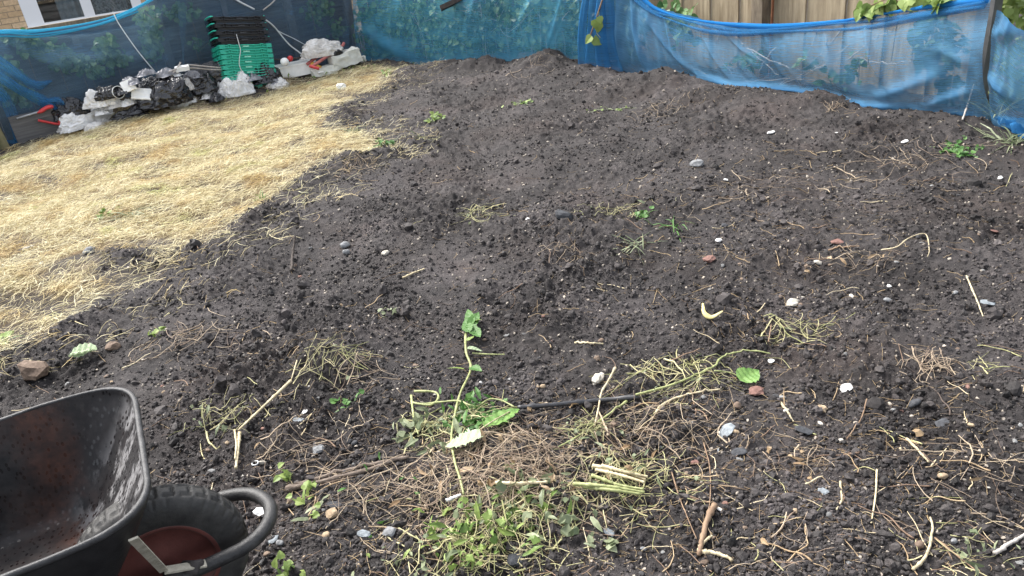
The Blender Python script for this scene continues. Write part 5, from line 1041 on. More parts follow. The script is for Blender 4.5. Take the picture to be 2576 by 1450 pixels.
smat('stone_grey', (.17, .175, .18), (.28, .285, .29)); smat('stone_tan', (.30, .22, .14), (.44, .34, .23)); smat('stone_pale', (.46, .42, .35), (.62, .58, .50)); smat('brick_red', (.17, .09, .075), (.25, .14, .115)); smat('slate_dark', (.035, .037, .042), (.075, .078, .085)); smat('slate_grey', (.17, .19, .21), (.28, .31, .33)); smat('white_chip', (.70, .70, .68), (.84, .84, .82)); smat('stone_brown', (.13, .09, .065), (.22, .16, .12))
ST = [('white_chip', 'white chip at the tip of the long green stalk', 1940, 911, 16, 'white_chip', 1), ('brick_fragment', 'red brown brick fragment below the leaf of the long green stalk', 1902, 989, 40, 'brick_red', 1), ('white_chip', 'jagged white chip lying alone on the lower right soil', 2128, 980, 30, 'white_chip', 1), ('stone', 'pale tan stone above the middle of the black pipe', 1503, 960, 38, 'stone_pale', 1),
      ('pebble', 'smooth brown pebble right of the straw stem below the green stalk', 1855, 1030, 26, 'stone_brown', 0), ('slate_piece', 'dark square slate piece lower right of the weed heap', 1860, 1140, 40, 'slate_dark', 1), ('slate_piece', 'long grey slate splinter above the dark square slate', 1829, 1086, 44, 'slate_grey', 1), ('pebble', 'pinkish pebble above the left part of the black pipe', 1366, 976, 16, 'stone_tan', 0), ('pebble', 'small pink pebble next to the pinkish pebble above the pipe', 1354, 976, 9, 'stone_tan', 0),
      ('brick_fragment', 'small red brick chip right of the cut stalk bundle', 1747, 1166, 20, 'brick_red', 1), ('slate_piece', 'blue grey slate flake on bare soil right of the split reed', 751, 1056, 28, 'slate_grey', 1), ('stone', 'grey stone above the bark strip', 803, 1136, 32, 'stone_grey', 1), ('pebble', 'round dark pebble right of the grey stone above the bark strip', 892, 1118, 16, 'slate_dark', 0), ('slate_piece', 'pale blue slate chip below the bark strip', 915, 1346, 34, 'slate_grey', 1), ('stone', 'flat grey stone right of the pale blue slate chip', 982, 1343, 34, 'stone_grey', 1),
      ('slate_piece', 'dark slate lump below the bark strip, beside the tan stone', 842, 1273, 36, 'slate_dark', 1), ('stone', 'tan triangular stone with a hole shaped stain below the bark strip', 836, 1299, 34, 'stone_tan', 1), ('stone', 'pale brown stone below the tan triangular stone', 822, 1352, 24, 'stone_tan', 0), ('white_chip', 'white shell inside the front loop of the wheelbarrow frame', 658, 1299, 30, 'white_chip', 1), ('slate_piece', 'pale grey slate piece right below the wheelbarrow frame loop', 690, 1358, 32, 'slate_grey', 1), ('stone', 'grey stone beside the pale slate at the wheelbarrow loop', 705, 1370, 20, 'stone_grey', 0),
      ('stone', 'large brown orange stone above the wheelbarrow tray', 92, 946, 74, 'stone_brown', 1), ('stone', 'flat pinkish stone right of the pale green cabbage piece', 286, 879, 36, 'stone_brown', 1), ('pebble', 'smooth light grey pebble on bare soil left of the centre', 868, 622, 25, 'stone_grey', 0), ('pebble', 'grey pebble just below the smooth light grey pebble', 871, 638, 20, 'stone_grey', 0), ('stone', 'pale tan stone right of the smooth light grey pebble', 971, 641, 20, 'stone_pale', 1), ('soil_clod', 'dark grey lump at the upper right of the soil', 1752, 420, 36, 'stone_grey', 1), ('stone', 'dark brown stone left of the straw tuft in the middle distance', 1422, 552, 46, 'slate_dark', 1),
      ('brick_fragment', 'flat red brown tile piece right of the centre', 1783, 655, 32, 'brick_red', 1), ('brick_fragment', 'pink tile fragment right of the flat red brown tile', 2106, 612, 28, 'brick_red', 1), ('stone', 'cube shaped tan stone below the pink tile fragment', 2057, 665, 20, 'stone_pale', 1), ('white_chip', 'white shard standing on the soil right of the grass tuft', 1808, 608, 20, 'white_chip', 1), ('white_chip', 'white speck of pottery in the middle distance', 1327, 553, 12, 'white_chip', 1), ('white_chip', 'oval white stone in front of the right netting', 1940, 335, 20, 'white_chip', 0), ('white_chip', 'small white stone right of the oval white stone', 2102, 333, 12, 'white_chip', 0),
      ('white_chip', 'white stone near the drooping green plant at the right', 2276, 360, 16, 'white_chip', 0), ('white_chip', 'white shell on the soil near the right edge', 2515, 450, 16, 'white_chip', 1), ('white_chip', 'pale blue white shard on the upper right soil', 1826, 455, 12, 'white_chip', 1), ('stone', 'white flint with a grey face right of the yellow peel', 1994, 768, 30, 'stone_pale', 1), ('pebble', 'brown pebble beside the white flint', 2012, 772, 18, 'stone_brown', 0), ('pebble', 'smooth dark grey pebble on the right soil', 2233, 760, 22, 'stone_grey', 0), ('slate_piece', 'grey slate flake near the right edge of the soil', 2484, 764, 34, 'slate_grey', 1), ('pebble', 'round grey pebble above the grey slate flake', 2402, 741, 14, 'stone_grey', 0),
      ('pebble', 'dark oval pebble in the right soil among straws', 1822, 572, 18, 'slate_dark', 0), ('pebble', 'brown pebble at the end of the yellow stick in the centre', 1512, 860, 16, 'stone_brown', 0), ('slate_piece', 'dark slate block at the lower right with a flat top', 2022, 1086, 40, 'slate_dark', 1), ('pebble', 'flat dark pebble at the lower right', 2299, 1020, 28, 'slate_dark', 0), ('stone', 'tan stone in the lower right soil', 2068, 1034, 28, 'stone_tan', 1), ('slate_piece', 'dark slate shard beside the tan pebble at the lower right', 2370, 1068, 36, 'slate_dark', 1), ('pebble', 'tan oval pebble far to the lower right', 2370, 1203, 26, 'stone_tan', 0), ('slate_piece', 'blue grey flake at the lower right', 2072, 1238, 28, 'slate_grey', 1), ('stone', 'pinkish stone at the bottom right', 2060, 1393, 26, 'stone_tan', 0), ('pebble', 'upright grey pebble at the bottom right', 2399, 1366, 20, 'stone_grey', 0),
      ('pebble', 'brown pebble caught by a curved stem at the bottom right', 2314, 1376, 30, 'stone_brown', 0), ('pebble', 'small round pebble with a dark spot at the bottom centre', 1619, 1384, 16, 'stone_grey', 0), ('slate_piece', 'grey flake beside the green seedling at the bottom centre', 1532, 1342, 34, 'slate_grey', 1), ('stone', 'dark lump at the bottom of the weed heap', 1300, 1418, 50, 'slate_dark', 1), ('slate_piece', 'pale green grey slate piece next to the dark square slate', 1815, 1134, 22, 'slate_grey', 1), ('stone', 'dark stone hidden under the weed heap at its top', 1165, 1080, 40, 'slate_dark', 1), ('white_chip', 'white paper scrap in the straw at the left edge', 72, 626, 26, 'white_chip', 1), ('white_chip', 'small white scrap near the lower left edge of the straw', 106, 664, 14, 'white_chip', 1), ('stone', 'grey stone in the straw near the soil edge', 228, 637, 30, 'stone_grey', 0), ('slate_piece', 'reddish brick sliver in the upper middle soil', 1207*1.0+1293, 588, 22, 'brick_red', 1)]
for k, (nm, lb, px, py, wp, m_, ch) in enumerate(ST):
    ct = nm.replace('_', ' '); fl = {'slate_piece': .22, 'white_chip': .35, 'brick_fragment': .4}.get(nm, .6)
    stone(nm, lb, ct, px, py, wp, M[m_], k+1, fl, rng.uniform(-60, 60), rng.uniform(1.05, 1.6), bool(ch))
# washer, cabbage piece, peel, rubber ring
B = at(644, 1171); G = [[B+np.array([(.011+.003*math.cos(b_))*math.cos(a), (.011+.003*math.cos(b_))*math.sin(a), .006+.003*math.sin(b_)]) for b_ in np.linspace(0, 2*math.pi, 8, endpoint=False)] for a in np.linspace(0, 2*math.pi, 24, endpoint=False)]
tag(MB().grid(np.array(G), cu=True, cv=True).build('washer', M['metal_grey'], loc=tuple(B), smooth=True), 'small grey ring washer on the soil below the split reed', 'washer')
stone('bone_piece', 'small pale bone piece next to the ring washer', 'bone', 661, 1167, 24, M['stone_pale'], 90, .4, 20, 2.4)
e = thing('cabbage_piece', 'pale green cabbage stalk piece lying above the wheelbarrow', 'cabbage', tuple(at(215, 905))); big_leaf((182, 912), (250, 892), .085, M['dock_pale'], e, 'leaf', curl=.7, lift=.03, shape='round'); big_leaf((186, 912), (236, 898), .05, M['dock_pale'], e, 'leaf', curl=-.6, lift=.045, shape='round'); stone('x', 0, 0, 1, 1, 1, M['leaf_pale'], 1) if False else None
e = thing('peel', 'curled yellow vegetable peel on the right soil', 'peel', tuple(at(1790, 795))); P = spline([at(1768, 782, .03), at(1772, 798, .02), at(1790, 803, .015), at(1818, 796, .02)], 20); MB().tube(P, np.concatenate([np.linspace(.004, .012, 10), np.linspace(.012, .003, 10)]), 8, flatten=.4).build('skin', mat('yellow_peel', (.55, .45, .16), (.70, .62, .32), scale=40, rough=.55), e, smooth=True)

# green plants, seedlings, tufts
def tuft(name, label, px, py, n, L, mt, spread=.35, wid=.0035, droop=.6, leaves=0, lm=None, ls=(.02, .04), cat='plant', rad=.02, group=None, lean=(0, 0)):
    B = at(px, py); e = thing(name, label, cat, tuple(B), group); a = rng.uniform(0, 2*math.pi, n); l = L*rng.uniform(.5, 1.1, n); K = 7; t = np.linspace(0, 1, K)[None]
    el = rng.uniform(.2, 1.0, n)*spread*2; rad_ = l[:, None]*(np.sin(el)[:, None]*t+droop*.5*t**2); zz = l[:, None]*(np.cos(el)[:, None]*t-droop*.75*t**2); x0 = B[0]+rng.normal(0, rad, n); y0 = B[1]+rng.normal(0, rad, n)
    P = np.stack([x0[:, None]+np.cos(a)[:, None]*rad_+lean[0]*t*L, y0[:, None]+np.sin(a)[:, None]*rad_+lean[1]*t*L, np.zeros((n, K))], -1); P[..., 2] = np.maximum(B[2]+zz, H(P[..., 0], P[..., 1])+.004)
    V, F = batch_ribbons(P, np.full((n, K), wid)*np.array([.8, 1, 1, 1, .9, .7, .2]), rng.normal(0, .3, n)); MB().add(V, F).build('blades', mt, e)
    if leaves:
        i = rng.integers(0, n, leaves); j = rng.integers(3, K, leaves); MB().add(*leaf_cloud(P[i, j]+rng.normal(0, .006, (leaves, 3))+(0, 0, .004), (0, -.3, 1), ls, .45, (0, 0, .2), 1)).build('leaves', lm, e)
    return e
gT = 'green tufts left on the soil'
tuft('grass_tuft', 'tuft of drooping green grass right of the centre', 1605, 622, 12, .14, M['leaf_pale'], .9, .003, 1.1, group=gT); tuft('grass_tuft', 'grass tuft with long thin blades above the drooping tuft', 1692, 575, 10, .15, M['leaf_mid'], .6, .003, .8, group=gT)
tuft('weed_plant', 'drooping ferny green plant at the right below the netting', 2395, 385, 10, .13, M['leaf_mid'], .7, .005, 1.0, 60, M['leaf_mid'], (.02, .035), group=gT); tuft('weed_plant', 'small bushy green plant in the upper middle of the soil', 1087, 304, 14, .12, M['leaf'], .7, .004, .8, 40, M['leaf'], (.025, .045), group=gT)
tuft('weed_plant', 'green plant lying in the upper soil below the gathered netting', 1300, 262, 9, .14, M['leaf_pale'], .9, .004, 1.2, 26, M['leaf'], (.02, .04), group=gT); tuft('weed_plant', 'long green blades lying below the right netting', 1535, 275, 6, .18, M['leaf_pale'], .9, .005, 1.0, 8, M['leaf'], (.02, .04), group=gT)
tuft('weed_plant', 'green leafed plant at the tip of the straw bulge', 955, 372, 12, .14, M['leaf_mid'], .8, .005, .9, 26, M['leaf_mid'], (.03, .05), group=gT); tuft('weed_plant', 'small green plant in the middle distance near the straw tuft', 1618, 545, 8, .08, M['leaf_mid'], .6, .004, .8, 14, M['leaf_mid'], (.025, .04), group=gT)
tuft('grass_tuft', 'green grass tuft at the right end of the straw bulge', 890, 335, 40, .13, M['leaf_pale'], .8, .004, .8, group=gT); tuft('grass_tuft', 'small green tuft on the straw edge', 660, 505, 18, .10, M['leaf'], .4, .004, .5, group=gT); tuft('grass_tuft', 'green sprout among the straw at the back', 975, 190, 10, .1, M['leaf'], .5, .005, .7, 10, M['leaf'], (.03, .05), group=gT)
tuft('weed_plant', 'small weed growing through the straw on the left', 262, 548, 12, .1, M['leaf'], .6, .004, .7, 14, M['leaf'], (.025, .05), group=gT); tuft('grass_tuft', 'bleached pale grass clump in the straw on the left', 330, 545, 40, .16, M['leaf_pale'], .9, .004, .9, group=gT); tuft('grass_tuft', 'grass at the right edge by the bunched netting', 2545, 362, 30, .22, M['leaf_pale'], .8, .005, .7, group=gT); tuft('grass_tuft', 'dry grass below the grass at the right edge', 2500, 300, 22, .3, M['leaf_pale'], .45, .004, .5, group=gT)
gS = 'seedlings in the foreground'
tuft('seedling', 'yellow green seedling above the bark strip', 728, 1200, 5, .05, M['leaf'], .4, .006, .4, 5, M['leaf'], (.02, .034), group=gS); tuft('seedling', 'bright seedling just below the left end of the bark strip', 764, 1252, 6, .06, M['leaf'], .4, .006, .4, 6, M['leaf'], (.02, .036), group=gS); tuft('seedling', 'pale seedling below the bright seedling', 776, 1298, 5, .06, M['leaf_pale'], .7, .006, .7, 3, M['leaf'], (.02, .03), group=gS); tuft('seedling', 'small seedling at the bottom edge right of the wheelbarrow', 728, 1440, 5, .05, M['leaf'], .4, .005, .4, 8, M['leaf'], (.02, .035), group=gS); tuft('seedling', 'low green seedling below the cut stalk bundle', 1527, 1360, 5, .04, M['leaf_pale'], .9, .005, .8, 8, M['leaf_pale'], (.02, .035), group=gS); tuft('seedling', 'small seedling on the bare soil left of the long weed', 985, 792, 5, .05, M['leaf_pale'], .3, .005, .6, 4, M['leaf_pale'], (.02, .03), group=gS); tuft('seedling', 'yellow green seedling at the left below the straw', 400, 842, 6, .06, M['leaf'], .4, .005, .5, 4, M['leaf'], (.02, .04), group=gS); tuft('seedling', 'leafy sprig at the left edge above the wheelbarrow', 8, 858, 8, .08, M['leaf'], .7, .005, .7, 16, M['leaf'], (.03, .05), group=gS)
tuft('seedling', 'small green leaf cluster right of the soil hollow', 888, 1012, 4, .05, M['leaf_mid'], .8, .005, .8, 8, M['leaf_mid'], (.02, .035), group=gS)
gW2 = 'pulled weeds and roots left in little piles'
def weedlet(name, label, px, py, n, L, mt, leaves=0, lm=None, rad=.05, group=gW2, ls=(.02, .05), wid=.0018, aniso=1.0):
    B = at(px, py); e = thing(name, label, 'weeds', tuple(B), group); a = rng.uniform(0, 2*math.pi, n); K = 6; t = np.linspace(-.5, .5, K)[None]; l = L*rng.uniform(.4, 1.2, n); x0 = B[0]+rng.normal(0, rad*aniso, n); y0 = B[1]+rng.normal(0, rad, n)
    bend = rng.normal(0, .32, n)[:, None]*(t**2*4-.3)*l[:, None]*.35+(rng.normal(0, .5, n)*(rng.random(n) < .3))[:, None]*np.maximum(t-.1, 0)*l[:, None]; X = x0[:, None]+np.cos(a)[:, None]*t*l[:, None]-np.sin(a)[:, None]*bend; Y = y0[:, None]+np.sin(a)[:, None]*t*l[:, None]+np.cos(a)[:, None]*bend
    q = np.exp(-((x0-B[0])**2/(aniso**2)+(y0-B[1])**2)/(2*rad*rad)); Z = H(X, Y)+.004+(rng.uniform(0, .045, n)*q)[:, None]+rng.normal(0, .10, n)[:, None]*(t+.2)*l[:, None]*.6
    Z = np.maximum(Z, H(X, Y)+.002); V, F = batch_tubes(np.stack([X, Y, Z], -1), np.full((n, K), wid*.56)*np.exp(rng.normal(-.1, .45, n))[:, None]*np.linspace(1.15, .7, K), 4); tag(MB().add(V, F).build('stems', mt, e), kind='stuff')
    if leaves:
        P = np.stack([B[0]+rng.normal(0, rad*aniso, leaves), B[1]+rng.normal(0, rad, leaves)], -1); P = np.column_stack([P, H(P[:, 0], P[:, 1])+rng.uniform(.008, .04, leaves)]); h_ = leaves//2; mb = MB(); mb.add(*leaf_cloud(P[:h_], (0, -.2, 1), (ls[0]*.5, ls[1]*.75), .8, (0, 0, 0), 1, TORN_V)); mb.add(*leaf_cloud(P[h_:], (0, -.2, 1), (ls[0]*.8, ls[1]*1.1), .8, (0, 0, 0), 1, BLADE_V)); mb.build('leaves', lm, e)
    return e
M['root'] = mat('dry_root', (.14, .095, .07), (.46, .37, .26), by='island', rough=.75); M['wstem'] = mat('weed_stem', (.24, .25, .10), (.52, .46, .26), by='island', rough=.6)
weedlet('weed_pile', 'big tangled pile of pulled weeds and brown roots in the centre foreground', 1270, 1180, 460, .17, M['root'], 40, M['leaf_dry'], .135, None, (.03, .06), .0016, 1.35); weedlet('weed_pile', 'green weeds on the lower part of the central pile', 1230, 1345, 130, .16, M['wstem'], 120, M['leaf'], .075, None, (.03, .06), .002, 1.4); weedlet('weed_pile', 'wilted grey green leaves in the middle of the central pile', 1330, 1300, 60, .14, M['wstem'], 70, M['leaf_pale'], .07, None, (.03, .07), .002, 1.2); weedlet('weed_pile', 'green and yellow stems around the cut stalk bundle', 1560, 1215, 110, .15, M['wstem'], 34, M['leaf_pale'], .075, None, (.02, .045), .002, 1.5); weedlet('weed_pile', 'wilted leaves and stems at the upper left of the central pile', 1090, 1090, 60, .13, M['wstem'], 60, M['leaf_pale'], .06, None, (.035, .065), .002, 1.2)
weedlet('weed_pile', 'leafy weeds between the long uprooted weed and the green dock leaf', 1190, 1060, 40, .14, M['wstem'], 70, M['leaf_mid'], .055, None, (.035, .065), .002, 1.2); weedlet('weed_pile', 'dry stems spread right of the central pile below the black pipe', 1620, 1100, 150, .17, M['root'], 12, M['leaf_dry'], .13, None, (.02, .05), .0014, 1.5); weedlet('weed_pile', 'root litter under the right end of the bark strip', 1000, 1230, 110, .14, M['root'], 8, M['leaf_mid'], .10, None, (.02, .05), .0014, 1.5); weedlet('weed_pile', 'stems under the long green stalk beyond the pipe end', 1700, 960, 90, .15, M['wstem'], 10, M['leaf_pale'], .08, None, (.02, .04), .0018, 1.6); weedlet('weed_pile', 'limp stems lying where the thin stem meets the bleached one', 1480, 1095, 40, .13, M['wstem'], 22, M['leaf_pale'], .04, None, (.025, .05))
for k, (px, py, n_, L_, m_, lv, r_, lb, an) in enumerate([(1208, 535, 30, .2, 'wstem', 6, .07, 'knot of cut stems in the middle distance', 1.2), (1540, 545, 34, .14, 'wstem', 4, .08, 'straw tuft right of the dark brown stone', 1.6), (1690, 276, 50, .16, 'root', 0, .10, 'tan straw heap in front of the right netting', 2.2), (2290, 412, 60, .22, 'root', 0, .13, 'spread of dry stalks near the drooping ferny plant', 1.8), (2336, 925, 46, .13, 'root', 0, .035, 'cone of straw stubble on the lower right soil', 1.2), (560, 1050, 40, .12, 'wstem', 10, .05, 'small weed knot with a yellow base left of the split reed', 1.6), (835, 900, 40, .2, 'wstem', 2, .06, 'thin yellow roots trailing above the soil hollow', 1.6), (900, 950, 26, .12, 'root', 0, .05, 'reddish roots at the edge of the soil hollow', 1.3), (1350, 165, 30, .16, 'root', 0, .10, 'pale roots on the tallest soil heap', 1.5), (1020, 200, 40, .2, 'root', 0, .14, 'pale roots at the back edge of the straw', 1.6), (900, 425, 60, .13, 'root', 0, .07, 'brown root clump at the straw edge', 1.4), (2010, 845, 34, .13, 'wstem', 2, .05, 'yellow stem tangle on the right soil', 1.5), (1420, 640, 24, .14, 'root', 0, .06, 'root tangle right of the centre', 1.6), (1960, 470, 60, .16, 'root', 0, .14, 'scattered straw on the upper right soil', 2.0), (2480, 935, 10, .1, 'wstem', 0, .03, 'green straw sprig at the right edge', 1.2), (470, 860, 60, .14, 'root', 0, .08, 'reddish root mass left of the centre', 1.5), (760, 1130, 46, .16, 'root', 2, .08, 'brown roots right of the split reed', 1.5), (2090, 262+14, 24, .12, 'root', 0, .03, 'pulled root clump at the foot of the right netting', 1.2), (2150, 660, 26, .14, 'root', 8, .06, 'dry stems and a wilted leaf below the pink tile', 1.5), (2440, 1180, 40, .16, 'root', 2, .10, 'dry stem scatter at the right edge of the foreground', 1.6), (2000, 1160, 20, .1, 'root', 10, .05, 'crumpled brown dead leaves at the lower right', 1.3), (1990, 1400, 20, .12, 'root', 2, .07, 'stem litter at the bottom right of centre', 1.5), (2420, 1410, 20, .1, 'wstem', 16, .05, 'wilted grey leaf bunch in the bottom right corner', 1.3), (1100, 1430, 24, .12, 'wstem', 26, .06, 'green weed tops at the bottom edge of the central pile', 1.5), (1060, 355, 20, .1, 'wstem', 6, .06, 'green sprigs on soil beyond the straw bulge', 1.6)]):
    weedlet('weed_clump', lb, px, py, n_, L_, M[m_], lv, M['leaf_dry'] if m_ == 'root' else M['leaf_pale'], r_, aniso=an)
weedlet('twig_heap', 'heap of brown twigs between the bin bags left of the crates', 500, 236, 120, .5, M['root'], 0, None, .13, None, wid=.004, aniso=1.4); weedlet('weed_heap', 'pale uprooted weeds on the left of the largest bin bag', 295, 262, 150, .28, M['wstem'], 60, M['leaf_pale'], .13, None, (.05, .1), .004, 1.3); weedlet('weed_heap', 'pulled green weeds above the small left bin bag', 235, 292, 60, .4, M['wstem'], 40, M['leaf'], .12, None, (.05, .1), .004, 1.8); weedlet('twig_heap', 'tangle of dry stems beneath the white trough', 700, 215, 80, .3, M['root'], 4, M['leaf'], .16, None, (.04, .08), .003, 1.8); weedlet('weed_heap', 'weeds growing around the white blocks at the corner', 830, 186, 60, .2, M['wstem'], 60, M['leaf'], .16, None, (.04, .08), .0025, 2.2)
for k, p in enumerate((((450, 190, .3), (500, 178, .4), (560, 186, .35), (640, 205, .1)), ((440, 205, .2), (480, 168, .45), (486, 160, .5)), ((445, 186, .3), (486, 170, .42)), ((500, 170, .45), (560, 180, .4), (620, 200, .2)))):
    tag(MB().tube(spline([heap_at(x, y+4) for x, y, z in p], 20), .008, 6).build('twig', M['twig_grey'], loc=tuple(heap_at(p[-1][0], p[-1][1]+4))), ['longest arched twig over the bin bags left of the crates', 'upright twig in the twig heap', 'short brown stick poking out of the twig heap', 'arched twig touching the crates'][k], 'twig', 'twigs on the rubbish heap')

# ------------------------------------------------------------------ scattered pebbles, dry stems and roots
LMK = [((430, 1300), 'beside the wheelbarrow wheel'), ((300, 1000), 'by the wheelbarrow tray'), ((680, 1080), 'near the split reed'), ((860, 1200), 'near the bark strip'), ((1180, 850), 'near the leafy top of the long weed'), ((1270, 1200), 'by the big weed pile'), ((1250, 1360), 'by the green end of the weed pile'), ((1450, 1020), 'near the black pipe'), ((1560, 1220), 'near the cut stalk bundle'),
       ((1770, 1360), 'near the forked stick'), ((1890, 970), 'near the leaf of the green stalk'), ((1860, 1120), 'near the dark square slate'), ((2128, 980), 'near the jagged white chip'), ((2336, 925), 'near the cone of stubble'), ((1994, 768), 'near the white flint'), ((1790, 795), 'near the yellow peel'), ((2230, 760), 'near the smooth dark pebble'), ((2260, 630), 'near the bent pale stalk'), ((2057, 650), 'near the pink tile fragment'),
       ((1605, 618), 'near the drooping grass tuft'), ((1422, 552), 'near the dark brown stone'), ((1208, 535), 'near the knot of cut stems'), ((868, 625), 'near the smooth light grey pebble'), ((745, 660), 'near the upright dark stick'), ((1240, 742), 'near the small hole in the middle'), ((860, 960), 'near the soil hollow'), ((480, 860), 'near the reddish root mass'), ((215, 905), 'near the cabbage piece'), ((2060, 1390), 'by the pinkish stone'), ((2420, 1400), 'by the wilted leaf bunch'), ((2370, 1203), 'near the tan oval pebble'), ((2072, 1238), 'near the blue grey flake'), ((2480, 1180), 'near the right edge stem scatter'), ((1600, 1390), 'on the bare soil at the bottom'), ((1752, 420), 'near the dark grey lump'), ((2290, 412), 'near the spread of dry stalks'), ((1100, 400), 'beyond the straw bulge'), ((1360, 250), 'below the tallest soil heap'), ((1940, 340), 'below the right netting'), ((640, 560), 'along the straw edge'), ((300, 760), 'along the lower straw edge'), ((1500, 860), 'near the yellow stick')]
LP = np.array([flat(*p)[:2] for p, _ in LMK])
def where(P): return LMK[int(np.argmin(np.hypot(*(LP-np.array(P)[:2]).T)/(1+.12*np.hypot(*LP.T))))][1]
CL = [((1290, 1220), .40, 3.2), ((1650, 1080), .35, 2.5), ((1000, 1240), .3, 1.6), ((2000, 560), .8, 1.6), ((2250, 430), .7, 2.2), ((1950, 780), .5, 1.6), ((2300, 1150), .5, 1.6), ((2000, 1250), .4, 1.2), ((650, 1080), .4, .8), ((500, 860), .3, 1.0), ((820, 890), .25, 1.2), ((1680, 285), .5, 1.8), ((1210, 540), .25, 1.5), ((1050, 210), .6, 2.0), ((1530, 550), .3, 1.2), ((1450, 620), .4, .8), ((1800, 480), .7, 1.2)]
CLP = [(flat(*p)[:2], r, w_) for p, r, w_ in CL]
def litter_weight(x, y):
    w_ = .42+.4*np.clip(n2(x/.4, y/.4, 90), 0, 1)
    for c, r, k in CLP: w_ = w_+k*np.exp(-((x-c[0])**2+(y-c[1])**2)/(r*r))
    sd = lawn_sd(x, y); return w_+1.6*np.exp(-(np.minimum(sd, 0)/.22)**2)*(sd < .05)
def draw(n, rmin=1.4, rmax=9.5, wt=True):
    x, y, r = sample_polar(n, rmin, rmax, -47, 47); px, py, k = proj(np.stack([x, y, x*0], -1)); ok = (px > -60) & (px < 2640) & (py < 1500) & inside_plot(x, y) & (lawn_sd(x, y) < .05)
    if wt: ok &= rng.random(n)*2.6 < litter_weight(x, y)
    return x[ok], y[ok], k[ok]
# --- pebbles
PEBC = [('pebble_grey', 'grey', (.13, .13, .13), (.24, .24, .235)), ('pebble_brown', 'brown', (.11, .08, .06), (.21, .155, .115)), ('pebble_tan', 'tan', (.26, .19, .12), (.40, .31, .21)), ('pebble_pale', 'pale', (.38, .35, .30), (.58, .54, .47)), ('pebble_red', 'reddish', (.15, .085, .068), (.23, .135, .108)), ('pebble_dark', 'dark', (.04, .04, .043), (.085, .083, .083)), ('pebble_white', 'white', (.60, .59, .56), (.76, .75, .72))]
PM = []
for nm, cw, a, b_ in PEBC:
    m = mat(nm, a, b_, scale=70, rough=.8, spec=.25, bmp=.4, by='object', bscale=160, bdist=.004); row = []
    for k in range(6):
        ch = k >= 3; V, F = ico(1 if ch else 2); s = k*5.3; q = 1+.25*n3(V[:, 0]*1.2+s, V[:, 1]*1.2, V[:, 2]*1.2, 83)+(.28 if ch else .08)*n3(V[:, 0]*2.6+s, V[:, 1]*2.6, V[:, 2]*2.6, 84)
        V = V*q[:, None]*np.array([1, .72+.05*k, [.62, .55, .7, .3, .45, .55][k]]); me = MB().add(V, F).mesh('stone_chip' if ch else 'pebble', smooth=not ch); me.materials.append(m); row.append(me)
    PM.append(row)
x, y, k = draw(2600, wt=False); s = .0024*np.exp(rng.random(len(x))**2.1*math.log(4.4)); big = np.argsort(-s/k); z = H(x, y); GR = 'pebbles and stone chips scattered over the soil'
pc = rng.choice(7, len(x), p=[.28, .24, .15, .08, .05, .17, .03]); ps = rng.integers(0, 6, len(x))
for i in big[:270]:
    me = PM[pc[i]][ps[i]]; ch = ps[i] >= 3; o = bpy.data.objects.new('stone_chip' if ch else 'pebble', me); COL.objects.link(o); o.location = (x[i], y[i], z[i]+s[i]*.05); o.scale = (s[i]*1.25,)*3; o.rotation_euler = (rng.normal(0, .25), rng.normal(0, .25), rng.uniform(0, 6.28))
    size = 'tiny' if s[i] < .0055 else ('small' if s[i] < .009 else 'medium'); tag(o, f"{size} {['rounded', 'oval', 'smooth', 'flat', 'angular', 'jagged'][ps[i]]} {PEBC[pc[i]][1]} {'stone chip' if ch else 'pebble'} on the soil {where((x[i], y[i]))}", 'stone chip' if ch else 'pebble', GR)
mb = MB(); V, F = ico(1); rest = big[270:]; V = V*np.array([1, .8, .6]); mb.add(*scatter(V, F, np.stack([x, y, z+s*.2], -1)[rest], rand_rots(len(rest)), np.stack([s*1.1]*3, -1)[rest])); tag(mb.build('pebble_gravel', M['grit']), 'the many smallest pebbles mixed into the dark soil', kind='stuff')
# --- dry stems and roots
STC = [('pale', mat('straw_stem', (.44, .35, .21), (.64, .55, .37), by='object', rough=.65, scale=60)), ('brown', mat('brown_root', (.14, .09, .06), (.30, .20, .135), by='object', rough=.75, scale=60)), ('tan', mat('tan_stem', (.30, .21, .12), (.48, .36, .22), by='object', rough=.7, scale=60)), ('dark', mat('dark_root', (.04, .03, .025), (.10, .075, .06), by='object', rough=.8, scale=60)), ('greenish', mat('greenish_stem', (.26, .26, .11), (.46, .43, .22), by='object', rough=.6, scale=60))]
SHP = []
for k in range(8):
    t = np.linspace(-.5, .5, 14); q = [0, .02, .07, .16, .03, .26, .08, .04][k]
    P = np.stack([t, q*(t*t*4-.4)+.018*np.sin(t*11+k)*(k > 1), .02*np.sin(t*9+k*2)+.01], -1)
    if k in (4, 7): P[:, 1] += np.where(t > .1, (t-.1)*.7, 0)
    SHP.append(P)
DESC = ['straight', 'straight', 'slightly curved', 'curved', 'bent', 'hooked', 'wavy', 'kinked']
def stem_mesh(k, th): mb = MB(); mb.tube(SHP[k], np.linspace(th, th*.55, 14)*(1+.15*np.sin(np.arange(14)*2.3)), 6); return mb
SM = {}
x, y, k = draw(13500); L = .022*np.exp(rng.random(len(x))**1.7*math.log(7.5)); L[rng.random(len(x)) < .5] *= .6; ang = rng.uniform(0, math.pi, len(x)); sh = rng.choice(8, len(x), p=[.26, .24, .12, .08, .12, .04, .04, .10]); cc = rng.choice(5, len(x), p=[.2, .3, .32, .1, .08]); thk = rng.choice([.007, .011, .017, .026], len(x), p=[.34, .36, .24, .06])
thk = np.where(L > .09, np.minimum(thk, .02), thk)
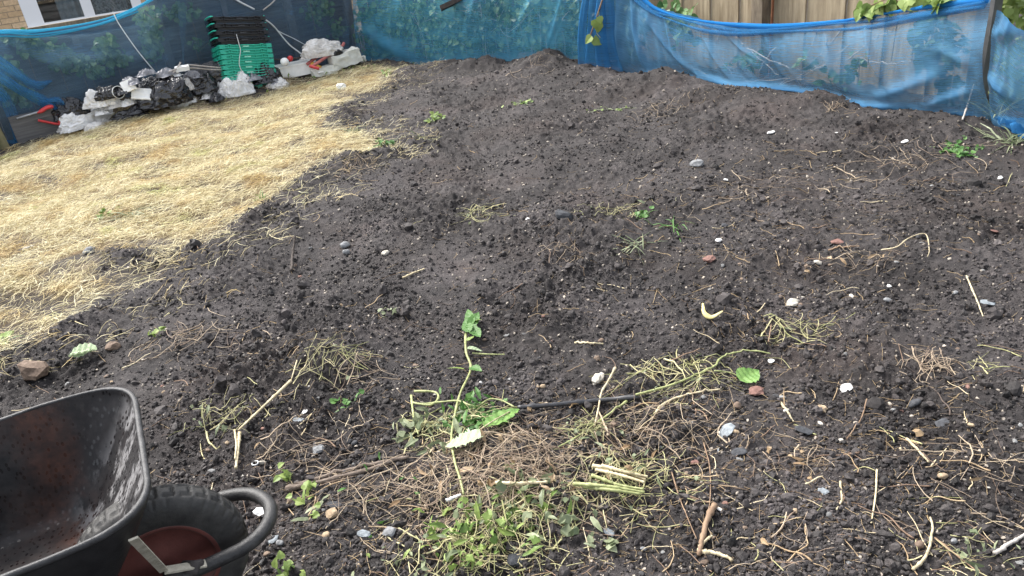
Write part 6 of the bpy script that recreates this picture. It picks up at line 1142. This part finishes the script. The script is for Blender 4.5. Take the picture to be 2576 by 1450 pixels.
dx, dy = np.cos(ang)*L/2, np.sin(ang)*L/2; za, zb = H(x-dx, y-dy), H(x+dx, y+dy); zm = np.maximum(H(x, y), (za+zb)/2); pitch = np.arctan2(zb-za, L)
big = np.argsort(-L*np.sqrt(thk)/k); GS = 'dry stems and roots scattered over the soil'
for i in big[:280]:
    key = (sh[i], cc[i], thk[i])
    if key not in SM: me = stem_mesh(sh[i], thk[i]).mesh('dry_stem', smooth=True); me.materials.append(STC[cc[i]][1]); SM[key] = me
    o = bpy.data.objects.new('root_piece' if cc[i] in (1, 3) else 'dry_stem', SM[key]); COL.objects.link(o); o.location = (x[i], y[i], zm[i]+L[i]*thk[i]+.002); o.scale = (L[i],)*3; o.rotation_euler = (rng.uniform(-.5, .5), -pitch[i]+rng.normal(0, .08), ang[i])
    sz = 'short' if L[i] < .06 else ('long' if L[i] > .10 else 'mid length'); th_w = 'thick ' if thk[i] > .03 else ('thin ' if thk[i] < .012 else '')
    tag(o, f"{sz} {th_w}{DESC[sh[i]]} {STC[cc[i]][0]} {'root' if cc[i] in (1, 3) else 'stem'} {where((x[i], y[i]))}", 'root' if cc[i] in (1, 3) else 'stem', GS)
rest = big[280:]; mb = MB()
P = np.array(SHP)[sh[rest]][:, ::2]; c, s_ = np.cos(ang[rest]), np.sin(ang[rest]); Lr = L[rest]
X = x[rest][:, None]+(P[..., 0]*c[:, None]-P[..., 1]*s_[:, None])*Lr[:, None]; Y = y[rest][:, None]+(P[..., 0]*s_[:, None]+P[..., 1]*c[:, None])*Lr[:, None]
Z = H(X, Y)*.5+.5*(zm[rest][:, None]+np.tan(pitch[rest])[:, None]*P[..., 0]*Lr[:, None])+.003+P[..., 2]*Lr[:, None]
Z = np.maximum(Z, H(X, Y)+.0005); mb.add(*batch_tubes(np.stack([X, Y, Z], -1), np.repeat((Lr*thk[rest]*.8).clip(.0005, .0022)[:, None], X.shape[1], 1), 4)); tag(mb.build('straw_litter', M['litter']), 'fine straw, rootlets and stem bits littering the soil', kind='stuff')
